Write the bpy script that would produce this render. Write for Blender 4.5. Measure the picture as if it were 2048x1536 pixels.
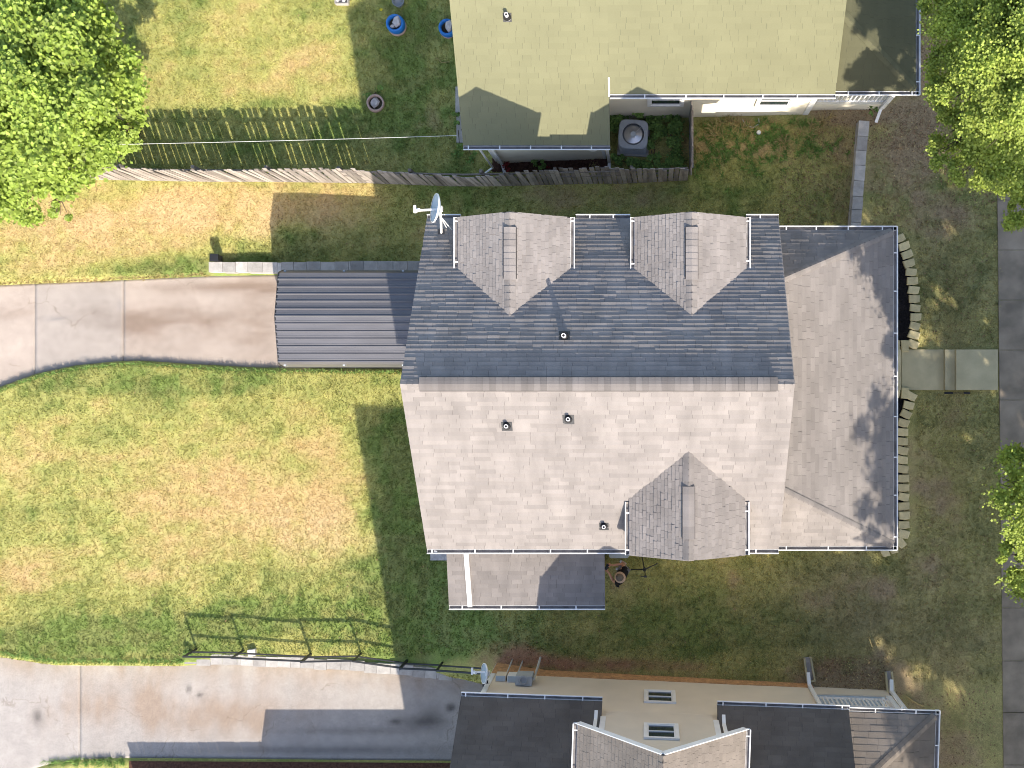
import bpy, math, random
import numpy as np
from mathutils import Vector, Matrix

for o in list(bpy.data.objects):
    bpy.data.objects.remove(o)
random.seed(7); rng = np.random.default_rng(11)
SC = bpy.context.scene
COL = SC.collection
# ------------------------------------------------------------------ camera
H, F = 30.0, 2046.0                     # camera height (m) and focal length (px of a 2048 px wide frame)
cd = bpy.data.cameras.new('camera'); cam = bpy.data.objects.new('camera', cd); COL.objects.link(cam)
cam.location = (0, 0, H); cam.rotation_euler = (0, 0, 0)
cd.sensor_width = 36.0; cd.lens = 36.0 * F / 2048.0
cd.shift_x = (1024 - 1294) / 2048.0; cd.shift_y = 0.0
cd.clip_start = 0.5; cd.clip_end = 2000
SC.camera = cam
# ------------------------------------------------------------------ light
SUN_A, SUN_B = 0.42, 1.24               # ground shift of a shadow per metre of height (west, north)
w = bpy.data.worlds.new('World'); SC.world = w; w.use_nodes = True
nt = w.node_tree; bg = nt.nodes['Background']
sky = nt.nodes.new('ShaderNodeTexSky'); sky.sky_type = 'NISHITA'; sky.sun_disc = False
sky.sun_elevation = math.atan(1 / math.hypot(SUN_A, SUN_B)); sky.sun_rotation = math.atan2(SUN_A, -SUN_B)
sky.air_density = 1.0; sky.dust_density = 1.6; sky.ozone_density = 0.8
nt.links.new(sky.outputs[0], bg.inputs[0]); bg.inputs[1].default_value = 0.15
sl = bpy.data.lights.new('sun', 'SUN'); so = bpy.data.objects.new('sun', sl); COL.objects.link(so)
sl.energy = 3.6; sl.angle = math.radians(0.5); sl.color = (1.0, 0.91, 0.775)
so.rotation_euler = Vector((SUN_A, -SUN_B, 1)).to_track_quat('Z', 'Y').to_euler()
so.location = (15, -40, 40)
SC.view_settings.view_transform = 'Standard'; SC.view_settings.look = 'None'
SC.view_settings.exposure = 1.17; SC.view_settings.gamma = 1.0; SC.view_settings.use_curve_mapping = False
SC.cycles.filter_width = 1.0; SC.cycles.max_bounces = 6; SC.cycles.diffuse_bounces = 3; SC.cycles.glossy_bounces = 2
SC.cycles.transmission_bounces = 3; SC.cycles.transparent_max_bounces = 4

# ------------------------------------------------------------------ small maths
def S(px, py, z):
    d = (H - z) / F
    return Vector(((px - 1294) * d, (768 - py) * d, z))

def sst(x, a, b):
    t = np.clip((np.asarray(x, float) - a) / (b - a), 0, 1); return t * t * (3 - 2 * t)

_tab = rng.random((256, 256))
def vnoise(x, y):
    x = np.asarray(x, float); y = np.asarray(y, float)
    xi = np.floor(x).astype(int); yi = np.floor(y).astype(int); fx = x - xi; fy = y - yi
    fx = fx * fx * (3 - 2 * fx); fy = fy * fy * (3 - 2 * fy)
    g = lambda a, b: _tab[(a) % 256, (b) % 256]
    return (g(xi, yi) * (1 - fx) + g(xi + 1, yi) * fx) * (1 - fy) + (g(xi, yi + 1) * (1 - fx) + g(xi + 1, yi + 1) * fx) * fy
def fbm(x, y, s, o=4):
    r = 0; a = 0.5; t = 0
    for k in range(o):
        r = r + a * vnoise(np.asarray(x) * s + 17.3 * k, np.asarray(y) * s + 9.1 * k); t += a; a *= 0.55; s *= 2.1
    return r / t

# ---- driveway edges (world metres, functions of X) and terrain
ZD1, ZD2 = -2.55, -2.80
def _curve(pts, z):
    q = [S(a, b, z) for a, b in pts]; return np.array([p.x for p in q]), np.array([p.y for p in q])
D1N = _curve([(-400, 580), (0, 569), (200, 561), (415, 551), (560, 549), (850, 549)], ZD1)
D1S = _curve([(-400, 850), (-150, 815), (0, 777), (75, 750), (150, 734), (230, 726), (275, 724), (400, 732), (520, 738), (860, 741)], ZD1)
D2N = _curve([(-300, 1280), (0, 1309), (50, 1316), (110, 1325), (360, 1327), (420, 1322), (600, 1328), (780, 1337), (960, 1345), (1000, 1347)], ZD2)
D2S = _curve([(-300, 1560), (60, 1540), (110, 1525), (180, 1518), (260, 1516), (500, 1518), (930, 1522), (1000, 1522)], ZD2)
ev = lambda c, X: np.interp(X, c[0], c[1])

def zg(X, Y):
    X = np.asarray(X, float); Y = np.asarray(Y, float)
    bn = np.interp(X, [-60, -11, -8, -1.5, 6, 8.7, 9.3, 10.3, 14], [-2.45, -2.4, -2.25, -.75, 0, .04, .24, .30, .30])
    bs = np.interp(X, [-60, -6.5, -5.5, -1.5, 6, 8.7, 9.3, 10.3, 14], [-2.4, -2.38, -2.2, -.75, 0, .04, .24, .30, .30])
    bq = np.interp(X, [-60, -7, -5.1, -3, 6, 8.7, 9.3, 10.3, 14], [-2.4, -2.32, -1.3, -.55, 0, .04, .24, .30, .30])
    wn = sst(Y, 1.2, 3.2); wq = 1 - sst(Y, -7.5, -5)
    z = bn * wn + bs * (1 - wn)
    z = z * (1 - wq) + bq * wq
    z = z + 0.05 * (fbm(X, Y, 0.5, 3) - .5)
    # driveways cut in
    m = sst(Y, ev(D1S, X) - .10, ev(D1S, X) + .14) * (1 - sst(Y, ev(D1N, X) - .12, ev(D1N, X) + .12)) * (1 - sst(X, -5.3, -5.0))
    z = z * (1 - m) + (ZD1 - .09) * m
    m2 = (1 - sst(Y, ev(D2N, X) - .12, ev(D2N, X) + .12)) * (1 - sst(X, -4.9, -4.65))
    z = z * (1 - m2) + (ZD2 - .06) * m2
    m3 = (1 - sst(Y, ev(D2S, X) - .14, ev(D2S, X) + .12)) * (1 - sst(X, -4.9, -4.65))
    z = z + m3 * .14
    return z
def zgf(x, y): return float(zg(x, y))
def G(px, py, dz=0.0):
    z = 0.0
    for _ in range(12):
        p = S(px, py, z); z = zgf(p.x, p.y)
    p = S(px, py, z + dz); return p

# ------------------------------------------------------------------ materials
def _nodes(name):
    m = bpy.data.materials.new(name); m.use_nodes = True
    t = m.node_tree; return m, t, t.nodes['Principled BSDF']
def mat(name, col=(.5, .5, .5), rough=.8, spec=.3, metal=0., var=.12, scale=6., bump=0., bscale=60., attr=None, fine=0., fscale=120., trans=0., streak=None):
    m, t, b = _nodes(name); N = t.nodes; L = t.links
    geo = N.new('ShaderNodeNewGeometry'); src = geo.outputs['Position']
    if streak:
        mp = N.new('ShaderNodeMapping'); mp.inputs['Scale'].default_value = streak; L.new(src, mp.inputs[0]); src = mp.outputs[0]
    n1 = N.new('ShaderNodeTexNoise'); n1.inputs['Scale'].default_value = scale; n1.inputs['Detail'].default_value = 5
    L.new(src, n1.inputs['Vector'])
    mr = N.new('ShaderNodeMapRange'); mr.inputs[1].default_value = .3; mr.inputs[2].default_value = .7
    mr.inputs[3].default_value = 1 - var; mr.inputs[4].default_value = 1 + var; L.new(n1.outputs[0], mr.inputs[0]); fac = mr.outputs[0]
    if fine:
        n2 = N.new('ShaderNodeTexNoise'); n2.inputs['Scale'].default_value = fscale; n2.inputs['Detail'].default_value = 2; L.new(geo.outputs['Position'], n2.inputs['Vector'])
        m2 = N.new('ShaderNodeMapRange'); m2.inputs[1].default_value = .3; m2.inputs[2].default_value = .7
        m2.inputs[3].default_value = 1 - fine; m2.inputs[4].default_value = 1 + fine; L.new(n2.outputs[0], m2.inputs[0])
        mu = N.new('ShaderNodeMath'); mu.operation = 'MULTIPLY'; L.new(fac, mu.inputs[0]); L.new(m2.outputs[0], mu.inputs[1]); fac = mu.outputs[0]
    if attr == 'tone':
        a = N.new('ShaderNodeAttribute'); a.attribute_name = 'tone'
        mu = N.new('ShaderNodeMath'); mu.operation = 'MULTIPLY'; L.new(fac, mu.inputs[0]); L.new(a.outputs['Fac'], mu.inputs[1]); fac = mu.outputs[0]
    vm = N.new('ShaderNodeVectorMath'); vm.operation = 'SCALE'
    if attr == 'col':
        a = N.new('ShaderNodeAttribute'); a.attribute_name = 'col'; L.new(a.outputs['Color'], vm.inputs[0])
    else: vm.inputs[0].default_value = col[:3]
    L.new(fac, vm.inputs['Scale'])
    L.new(vm.outputs[0], b.inputs['Base Color'])
    b.inputs['Roughness'].default_value = rough; b.inputs['Specular IOR Level'].default_value = spec; b.inputs['Metallic'].default_value = metal
    if bump:
        n3 = N.new('ShaderNodeTexNoise'); n3.inputs['Scale'].default_value = bscale; n3.inputs['Detail'].default_value = 3; L.new(geo.outputs['Position'], n3.inputs['Vector'])
        bp = N.new('ShaderNodeBump'); bp.inputs['Strength'].default_value = bump; bp.inputs['Distance'].default_value = .02
        L.new(n3.outputs[0], bp.inputs['Height']); L.new(bp.outputs[0], b.inputs['Normal'])
    if trans:
        tr = N.new('ShaderNodeBsdfTranslucent'); L.new(vm.outputs[0], tr.inputs[0])
        mx = N.new('ShaderNodeMixShader'); mx.inputs[0].default_value = trans
        L.new(b.outputs[0], mx.inputs[1]); L.new(tr.outputs[0], mx.inputs[2]); L.new(mx.outputs[0], N['Material Output'].inputs[0])
    return m
def siding(name, col, pitch=.115):
    m = mat(name, col, .6, .3, var=.05, scale=1.2); t = m.node_tree; N = t.nodes; L = t.links; b = N['Principled BSDF']
    geo = N.new('ShaderNodeNewGeometry'); sp = N.new('ShaderNodeSeparateXYZ'); L.new(geo.outputs['Position'], sp.inputs[0])
    d = N.new('ShaderNodeMath'); d.operation = 'DIVIDE'; d.inputs[1].default_value = pitch; L.new(sp.outputs[2], d.inputs[0])
    fr = N.new('ShaderNodeMath'); fr.operation = 'FRACT'; L.new(d.outputs[0], fr.inputs[0])
    bp = N.new('ShaderNodeBump'); bp.inputs['Strength'].default_value = .7; bp.inputs['Distance'].default_value = .015; bp.invert = True
    L.new(fr.outputs[0], bp.inputs['Height']); L.new(bp.outputs[0], b.inputs['Normal']); return m
MT = {}
MT['ground'] = mat('lawn_soil', attr='col', rough=.95, spec=.1, var=.14, scale=9, fine=.30, fscale=38, bump=.9, bscale=40)
MT['grass'] = mat('grass_blade', attr='col', rough=.85, spec=.08, var=.08, scale=3, trans=.25)
MT['shingle'] = mat('taupe_shingle', (.238, .214, .200), .9, .2, var=.14, scale=1.7, streak=(1.4, .5, .5), fine=.10, fscale=130, bump=.35, bscale=150, attr='tone')
MT['shingle_green'] = mat('sage_shingle', (.194, .190, .112), .9, .2, var=.06, scale=.9, fine=.08, fscale=130, bump=.35, bscale=150, attr='tone')
MT['shingle_dark'] = mat('brown_shingle', (.205, .175, .150), .9, .2, var=.16, scale=1.3, fine=.12, fscale=130, bump=.35, bscale=150, attr='tone')
MT['deck'] = mat('roof_felt', (.05, .045, .045), .95, .1)
MT['white'] = mat('white_paint', (.80, .79, .78), .45, .4, var=.05, scale=3)
MT['gutter_in'] = mat('gutter_inside', (.16, .15, .15), .7, .3, var=.35, scale=5)
MT['siding'] = siding('beige_siding', (.68, .59, .465))
MT['siding_cream'] = siding('cream_siding', (.74, .68, .55))
MT['brick'] = mat('brick_foundation', (.52, .29, .14), .9, .2, var=.25, scale=9, fine=.2, fscale=40)
MT['concrete'] = mat('concrete', attr='col', rough=.9, spec=.2, var=.07, scale=4.5, fine=.16, fscale=42, bump=.3, bscale=70)
def cracks(m, scale, width, thr):
    t = m.node_tree; N = t.nodes; L = t.links; b = N['Principled BSDF']; src = b.inputs['Base Color'].links[0].from_socket
    geo = N.new('ShaderNodeNewGeometry'); nz = N.new('ShaderNodeTexNoise'); nz.inputs['Scale'].default_value = 1.7; nz.inputs['Detail'].default_value = 4; L.new(geo.outputs['Position'], nz.inputs['Vector'])
    ad = N.new('ShaderNodeMixRGB'); ad.blend_type = 'LINEAR_LIGHT'; ad.inputs[0].default_value = .35; L.new(geo.outputs['Position'], ad.inputs[1]); L.new(nz.outputs['Color'], ad.inputs[2])
    v = N.new('ShaderNodeTexVoronoi'); v.feature = 'DISTANCE_TO_EDGE'; v.inputs['Scale'].default_value = scale; L.new(ad.outputs[0], v.inputs['Vector'])
    lt = N.new('ShaderNodeMath'); lt.operation = 'LESS_THAN'; lt.inputs[1].default_value = width; L.new(v.outputs['Distance'], lt.inputs[0])
    n2 = N.new('ShaderNodeTexNoise'); n2.inputs['Scale'].default_value = .55; L.new(geo.outputs['Position'], n2.inputs['Vector'])
    gt = N.new('ShaderNodeMath'); gt.operation = 'GREATER_THAN'; gt.inputs[1].default_value = thr; L.new(n2.outputs[0], gt.inputs[0])
    mu = N.new('ShaderNodeMath'); mu.operation = 'MULTIPLY'; L.new(lt.outputs[0], mu.inputs[0]); L.new(gt.outputs[0], mu.inputs[1])
    m2 = N.new('ShaderNodeMath'); m2.operation = 'MULTIPLY'; m2.inputs[1].default_value = .32; L.new(mu.outputs[0], m2.inputs[0])
    mx = N.new('ShaderNodeMixRGB'); mx.inputs[2].default_value = (.13, .095, .06, 1); L.new(m2.outputs[0], mx.inputs[0]); L.new(src, mx.inputs[1]); L.new(mx.outputs[0], b.inputs['Base Color'])
cracks(MT['concrete'], .42, .0045, .54)
MT['block'] = mat('concrete_block', (.40, .375, .35), .92, .15, var=.16, scale=5, fine=.14, fscale=60, bump=.5, bscale=60, attr='tone')
MT['stone'] = mat('tan_stone', (.55, .46, .26), .9, .2, var=.10, scale=7, fine=.10, fscale=70, bump=.4, bscale=60, attr='tone')
MT['path'] = mat('path_concrete', (.46, .40, .25), .9, .2, var=.12, scale=2.2, fine=.08, fscale=90, bump=.2, bscale=90)
MT['walk'] = mat('sidewalk_concrete', (.260, .212, .160), .9, .2, var=.30, scale=1.6, fine=.12, fscale=90, bump=.2, bscale=90)
MT['asphalt'] = mat('asphalt', (.055, .055, .055), .9, .2, var=.15, fine=.2)
MT['mulch'] = mat('black_mulch', (.018, .016, .017), .95, .1, var=.4, scale=25, fine=.4, fscale=60, bump=1, bscale=50)
MT['bark'] = mat('red_mulch', (.085, .045, .032), .95, .1, var=.4, scale=14, fine=.35, fscale=60, bump=1, bscale=50)
MT['metal_roof'] = mat('taupe_metal_roof', (.140, .137, .148), .34, .5, metal=.25, var=.10, scale=1.2, streak=(.6, 5, 1))
MT['dark_metal'] = mat('black_metal', (.018, .018, .02), .45, .5, var=.1)
MT['grey_metal'] = mat('grey_metal', (.42, .45, .48), .5, .4, metal=.0, var=.08)
MT['ac'] = mat('ac_paint', (.34, .36, .385), .5, .4, var=.08)
MT['ac_dark'] = mat('ac_louvre', (.03, .03, .033), .6, .3)
MT['fan'] = mat('fan_metal', (.42, .42, .44), .28, .5, metal=.8, var=.05)
MT['wood'] = mat('weathered_wood', (.300, .262, .232), .9, .15, var=.22, scale=3, fine=.22, fscale=40, attr='tone', streak=(3, 3, .5))
MT['blue'] = mat('blue_paint', (.02, .17, .52), .55, .4, var=.15, scale=10)
MT['pink'] = mat('terracotta', (.44, .32, .28), .85, .2, var=.15, scale=12)
MT['rock'] = mat('grey_rock', (.38, .36, .36), .9, .2, var=.2, scale=10, attr='tone', bump=.5, bscale=30)
MT['soil'] = mat('potting_soil', (.05, .045, .03), .95, .1, var=.4, scale=20)
MT['glass'] = mat('window_glass', (.03, .04, .05), .06, .9, var=.02)
MT['leaf_big'] = mat('broad_leaf', (.310, .410, .075), .5, .35, var=.18, scale=1.5, attr='tone', trans=.42)
MT['leaf'] = mat('street_tree_leaf', (.340, .415, .080), .5, .3, var=.2, scale=1.2, attr='tone', trans=.42)
MT['leaf_shrub'] = mat('shrub_leaf', (.185, .300, .075), .6, .3, var=.2, scale=4, attr='tone', trans=.3)
MT['leaf_red'] = mat('red_leaf', (.22, .03, .03), .6, .3, var=.2, attr='tone', trans=.3)
MT['straw'] = mat('straw', (.42, .33, .15), .8, .1, var=.15, attr='tone', trans=.2)
MT['litter'] = mat('dead_leaf', (.20, .125, .075), .9, .1, var=.3, scale=20, attr='tone')
MT['trunk'] = mat('bark_trunk', (.10, .075, .055), .95, .1, var=.3, scale=8, bump=1, bscale=20)
MT['skin'] = mat('skin', (.50, .27, .18), .55, .3, var=.05)
MT['shirt'] = mat('black_cloth', (.012, .012, .014), .85, .2, var=.2, scale=20)
MT['shorts'] = mat('grey_cloth', (.22, .22, .22), .9, .2, var=.15, scale=20)
MT['shoe'] = mat('shoe_white', (.55, .55, .55), .7, .3)
MT['sole'] = mat('shoe_black', (.03, .03, .03), .7, .3)
MT['hat'] = mat('hat_grey', (.15, .125, .10), .9, .2, var=.2, scale=30)
MT['hat_brim'] = mat('hat_tan', (.50, .35, .24), .9, .2, var=.15, scale=30)
MT['eye'] = mat('eye', (.05, .04, .03), .3, .5)
MT['dish'] = mat('dish_grey', (.42, .49, .55), .5, .4, var=.04)
MT['cable'] = mat('cable_grey', (.50, .50, .48), .5, .3)
MT['yellow'] = mat('yellow_petal', (.75, .6, .03), .6, .3)

# ------------------------------------------------------------------ mesh builder
class MB:
    def __init__(s): s.v = []; s.f = []; s.t = []; s.tone = 1.0
    def face(s, pts, tone=None):
        b = len(s.v); s.v += [tuple(p) for p in pts]; s.f.append(tuple(range(b, b + len(pts)))); s.t.append(s.tone if tone is None else tone)
    def _hexa(s, c, tone=None):
        b = len(s.v); s.v += [tuple(p) for p in c]; t = s.tone if tone is None else tone
        for q in ((3, 2, 1, 0), (4, 5, 6, 7), (0, 1, 5, 4), (1, 2, 6, 5), (2, 3, 7, 6), (3, 0, 4, 7)):
            s.f.append(tuple(b + i for i in q)); s.t.append(t)
    def box(s, c, d, rz=0., tone=None):
        cx, cy, cz = c; hx, hy, hz = d[0] / 2, d[1] / 2, d[2] / 2; co, si = math.cos(rz), math.sin(rz); P = []
        for z in (-hz, hz):
            for x, y in ((-hx, -hy), (hx, -hy), (hx, hy), (-hx, hy)):
                P.append((cx + x * co - y * si, cy + x * si + y * co, cz + z))
        s._hexa(P, tone)
    def beam(s, a, b, w, h, up=(0, 0, 1), tone=None):
        a = Vector(a); b = Vector(b); d = (b - a).normalized(); u = Vector(up)
        if abs(d.dot(u)) > .98: u = Vector((1, 0, 0))
        x = d.cross(u).normalized() * (w / 2); y = x.cross(d).normalized() * (h / 2)
        s._hexa([a - x - y, a + x - y, b + x - y, b - x - y, a - x + y, a + x + y, b + x + y, b - x + y], tone)
    def prism(s, poly, z0, z1, tone=None):
        n = len(poly); b = len(s.v); t = s.tone if tone is None else tone
        f0 = z0 if callable(z0) else (lambda x, y: z0); f1 = z1 if callable(z1) else (lambda x, y: z1)
        s.v += [(p[0], p[1], f0(p[0], p[1])) for p in poly] + [(p[0], p[1], f1(p[0], p[1])) for p in poly]
        s.f.append(tuple(range(b + n, b + 2 * n))); s.f.append(tuple(range(b + n - 1, b - 1, -1))); s.t += [t, t]
        for i in range(n):
            j = (i + 1) % n; s.f.append((b + i, b + j, b + n + j, b + n + i)); s.t.append(t)
    def slab(s, poly, th, tone=None):            # 3-D polygon (ccw from above) thickened downwards
        n = len(poly); b = len(s.v); t = s.tone if tone is None else tone
        s.v += [tuple(p) for p in poly] + [(p[0], p[1], p[2] - th) for p in poly]
        s.f.append(tuple(range(b, b + n))); s.f.append(tuple(range(b + 2 * n - 1, b + n - 1, -1))); s.t += [t, t]
        for i in range(n):
            j = (i + 1) % n; s.f.append((b + j, b + i, b + n + i, b + n + j)); s.t.append(t)
    def tube(s, pts, r, n=8, cap=True, tone=None):
        pts = [Vector(p) for p in pts]; rr = r if isinstance(r, (list, tuple)) else [r] * len(pts); b = len(s.v); t = s.tone if tone is None else tone
        x = None
        for i, p in enumerate(pts):
            d = (pts[min(i + 1, len(pts) - 1)] - pts[max(i - 1, 0)]).normalized()
            if x is None:
                u = Vector((0, 0, 1)) if abs(d.z) < .9 else Vector((1, 0, 0)); x = d.cross(u).normalized()
            else: x = (x - d * x.dot(d)).normalized()
            y = d.cross(x)
            for k in range(n):
                a = 2 * math.pi * k / n; s.v.append(tuple(p + (x * math.cos(a) + y * math.sin(a)) * rr[i]))
        for i in range(len(pts) - 1):
            for k in range(n):
                k2 = (k + 1) % n; s.f.append((b + i * n + k, b + i * n + k2, b + (i + 1) * n + k2, b + (i + 1) * n + k)); s.t.append(t)
        if cap:
            s.f.append(tuple(b + k for k in range(n - 1, -1, -1))); s.f.append(tuple(b + (len(pts) - 1) * n + k for k in range(n))); s.t += [t, t]
    def lathe(s, prof, c=(0, 0, 0), n=24, M=None, tone=None, sx=1., sy=1.):
        b = len(s.v); t = s.tone if tone is None else tone; c = Vector(c)
        for r, z in prof:
            for k in range(n):
                a = 2 * math.pi * k / n; p = Vector((r * math.cos(a) * sx, r * math.sin(a) * sy, z))
                if M is not None: p = M @ p
                s.v.append(tuple(p + c))
        for i in range(len(prof) - 1):
            for k in range(n):
                k2 = (k + 1) % n; s.f.append((b + i * n + k, b + i * n + k2, b + (i + 1) * n + k2, b + (i + 1) * n + k)); s.t.append(t)
    def rock(s, c, r, tone=None, seed=None):
        q = random.Random(seed); n = 6; c = Vector(c); prof = []
        b = len(s.v); t = s.tone if tone is None else tone
        for j, (rr, zz) in enumerate(((.8, -.3), (1, .1), (.75, .6))):
            for k in range(n):
                a = 2 * math.pi * (k + q.random() * .5) / n; m = rr * (.75 + .4 * q.random())
                s.v.append((c.x + r[0] * m * math.cos(a), c.y + r[1] * m * math.sin(a), c.z + r[2] * (zz + .2 * q.random())))
        for j in range(2):
            for k in range(n):
                k2 = (k + 1) % n; s.f.append((b + j * n + k, b + j * n + k2, b + j * n + n + k2, b + j * n + n + k)); s.t.append(t)
        s.f.append(tuple(b + 2 * n + k for k in range(n))); s.t.append(t)
    def mesh(s, name, m, off=(0, 0, 0), smooth=False):
        me = bpy.data.meshes.new(name); ox, oy, oz = off
        me.from_pydata([(x - ox, y - oy, z - oz) for x, y, z in s.v], [], s.f); me.materials.append(m)
        a = me.attributes.new('tone', 'FLOAT', 'FACE'); a.data.foreach_set('value', np.array(s.t, dtype=np.float32))
        if smooth: me.polygons.foreach_set('use_smooth', np.ones(len(me.polygons), dtype=bool))
        me.update(); return me
    def build(s, name, m, parent=None, smooth=False, **kw):
        off = kw.pop('off', None)
        if off is None: off = origin_of(parent)
        o = bpy.data.objects.new(name, s.mesh(name, MT[m] if isinstance(m, str) else m, off, smooth)); COL.objects.link(o)
        if parent is not None: o.parent = parent
        else: o.location = off
        tag(o, **kw); return o
def origin_of(p):
    v = Vector((0, 0, 0))
    while p is not None: v = v + Vector(p.location); p = p.parent
    return v
def tag(o, label=None, cat=None, group=None, kind=None):
    if label: o['label'] = label
    if cat: o['category'] = cat
    if group: o['group'] = group
    if kind: o['kind'] = kind
    return o
def thing(name, loc, label, cat, group=None, kind=None):
    o = bpy.data.objects.new(name, None); COL.objects.link(o); o.location = loc; o.empty_display_size = .2
    return tag(o, label, cat, group, kind)
def inst(name, me, parent, M=None):
    o = bpy.data.objects.new(name, me); COL.objects.link(o); o.parent = parent
    if M is not None: o.matrix_local = M
    return o

# numpy mesh with a per-vertex colour
def npmesh(name, V, Fq, m, col=None, tone=None, smooth=False):
    me = bpy.data.meshes.new(name); V = np.asarray(V, np.float32); Fq = np.asarray(Fq, np.int32); k = Fq.shape[1]
    me.vertices.add(len(V)); me.vertices.foreach_set('co', V.ravel())
    me.loops.add(Fq.size); me.loops.foreach_set('vertex_index', Fq.ravel())
    me.polygons.add(len(Fq)); me.polygons.foreach_set('loop_start', np.arange(0, Fq.size, k, dtype=np.int32))
    me.materials.append(m); me.update(calc_edges=True)
    if col is not None:
        a = me.attributes.new('col', 'FLOAT_COLOR', 'POINT'); a.data.foreach_set('color', np.c_[col, np.ones(len(V))].astype(np.float32).ravel())
    if tone is not None:
        a = me.attributes.new('tone', 'FLOAT', 'FACE'); a.data.foreach_set('value', np.asarray(tone, np.float32))
    if smooth: me.polygons.foreach_set('use_smooth', np.ones(len(Fq), dtype=bool))
    return me
def link(name, me, parent=None, loc=None, **kw):
    o = bpy.data.objects.new(name, me); COL.objects.link(o); o.parent = parent
    if loc is not None: o.location = loc
    return tag(o, **kw)

# ------------------------------------------------------------------ ground colour (albedo of turf, dry turf and bare soil by place)
GREEN = np.array((.180, .235, .064)); OLIVE = np.array((.265, .230, .100)); DRY = np.array((.490, .355, .165)); LIGHT = np.array((.385, .365, .122))
SOIL = np.array((.310, .175, .105)); MULCHY = np.array((.310, .230, .145)); TAN = np.array((.540, .405, .225))
def gauss(px, py, cx, cy, rx, ry): return np.exp(-(((px - cx) / rx) ** 2 + ((py - cy) / ry) ** 2))
def turf(X, Y):
    Z = zg(X, Y); s = F / (H - Z); px = 1294 + X * s; py = 768 - Y * s
    n1 = fbm(X, Y, .35, 4); n2 = fbm(X + 31, Y - 7, .9, 4); n3 = fbm(X - 11, Y + 23, 2.6, 3)
    dry = .43 + .55 * (n1 - .5) + .60 * (n2 - .5) + .55 * (n3 - .5) + .45 * (fbm(X * .35 + Y * .12, Y * 2.0 - X * .25, 1.3, 3) - .5)
    soil = np.zeros_like(dry) - .6 + .8 * (n2 - .5) + .5 * (n3 - .5); mul = soil.copy()
    def add(cx, cy, rx, ry, k):
        return k * gauss(px, py, cx, cy, rx, ry)
    # dry / tan places
    dry += add(330, 430, 330, 60, .55) + add(120, 490, 200, 70, .30) + add(640, 390, 120, 50, .35)
    dry += add(600, 1030, 190, 95, .50) + add(420, 960, 260, 90, .22) + add(150, 1080, 200, 130, .12) + add(690, 950, 70, 70, .3) + add(40, 900, 60, 60, .25)
    dry += add(420, 100, 60, 60, .25) + add(620, 150, 110, 60, .25) + add(470, 190, 200, 30, .2) + add(210, 800, 50, 20, .35) + add(300, 1170, 90, 60, .2)
    dry += add(40, 1150, 60, 60, .25) + add(740, 1290, 40, 20, .4) + add(560, 1290, 90, 14, .2)
    # green places; a yellowed side yard patch paints in light bounced off the wall
    dry += add(420, 540, 200, 26, -.75) + add(620, 490, 120, 40, -.5) + add(260, 770, 330, 30, -.40) + add(120, 1270, 260, 42, -.60) + add(380, 1290, 100, 26, -.4)
    dry += add(500, 1230, 300, 50, -.25) + add(420, 1245, 460, 70, -.28) + add(800, 1150, 90, 220, -.75) + add(800, 900, 60, 150, -.5) + add(640, 800, 80, 50, -.15) + add(560, 20, 180, 60, -.1)
    dry += add(830, 100, 150, 140, -.55) + add(600, 270, 400, 70, -.3) + add(930, 1270, 160, 60, -.65) + add(1430, 1240, 260, 60, -.55) + add(1500, 290, 140, 40, .45)
    dry += add(1900, 560, 110, 130, -.35) + add(960, 395, 160, 30, -.3) + add(1800, 1270, 120, 80, -.3) + add(1900, 900, 120, 200, -.1)
    # bare soil, mulch
    mul += add(700, 220, 90, 110, .35) + add(850, 250, 90, 60, .40) + add(1790, 330, 130, 90, .70) + add(1650, 400, 90, 60, .55) + add(1900, 430, 90, 60, .55)
    mul += add(1100, 395, 300, 30, .40) + add(1330, 400, 120, 40, .25) + add(1850, 900, 120, 220, .42) + add(1600, 1180, 300, 60, .30) + add(1300, 1170, 160, 50, .30) + add(1850, 1130, 120, 60, .4)
    mul += add(1700, 1370, 120, 60, 1.1) + add(1900, 1480, 120, 100, .6) + add(1690, 225, 110, 26, 1.1) + add(1855, 150, 50, 140, .9) + add(1220, 1240, 200, 40, .25)
    soil += add(1200, 1330, 330, 22, 1.0) + add(1060, 1310, 90, 26, .8) + add(1640, 1330, 60, 30, .6) + add(1480, 243, 130, 16, 1.0) + add(1010, 1290, 60, 20, .4) + add(1720, 1340, 80, 40, .5)
    soil += add(840, 1310, 50, 14, .3) + add(770, 375, 300, 10, .35)
    d = np.clip(dry, 0, 1)[..., None]; so_ = np.clip(soil * 1.6, 0, 1)[..., None]; mu_ = np.clip(mul * 1.5 + .35, 0, .92)[..., None]
    mu_ = np.clip(mu_ + (.30 * sst(px, 1450, 1750) + .16 * sst(px, 950, 1100) * sst(py, 1090, 1150))[..., None] * (.4 + 1.2 * n2[..., None]), 0, .92)
    far = sst(n3, .35, .65)[..., None]
    g = GREEN * (1 - .35 * far) + OLIVE * .35 * far
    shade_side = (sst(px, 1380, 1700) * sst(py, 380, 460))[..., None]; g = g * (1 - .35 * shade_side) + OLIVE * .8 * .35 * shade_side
    c = np.where(d < .5, g * (1 - 2 * d) + LIGHT * 2 * d, LIGHT * (2 - 2 * d) + DRY * (2 * d - 1))
    tan = (np.clip(gauss(px, py, 330, 430, 340, 60) + gauss(px, py, 620, 1060, 120, 60), 0, 1) * sst(n2, .4, .6))[..., None]
    c = c * (1 - .6 * tan) + TAN * .6 * tan
    c = c * (1 - mu_) + MULCHY * mu_
    c = c * (1 - so_) + SOIL * so_
    return c, d[..., 0], np.maximum(mu_, so_)[..., 0], px, py

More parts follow.
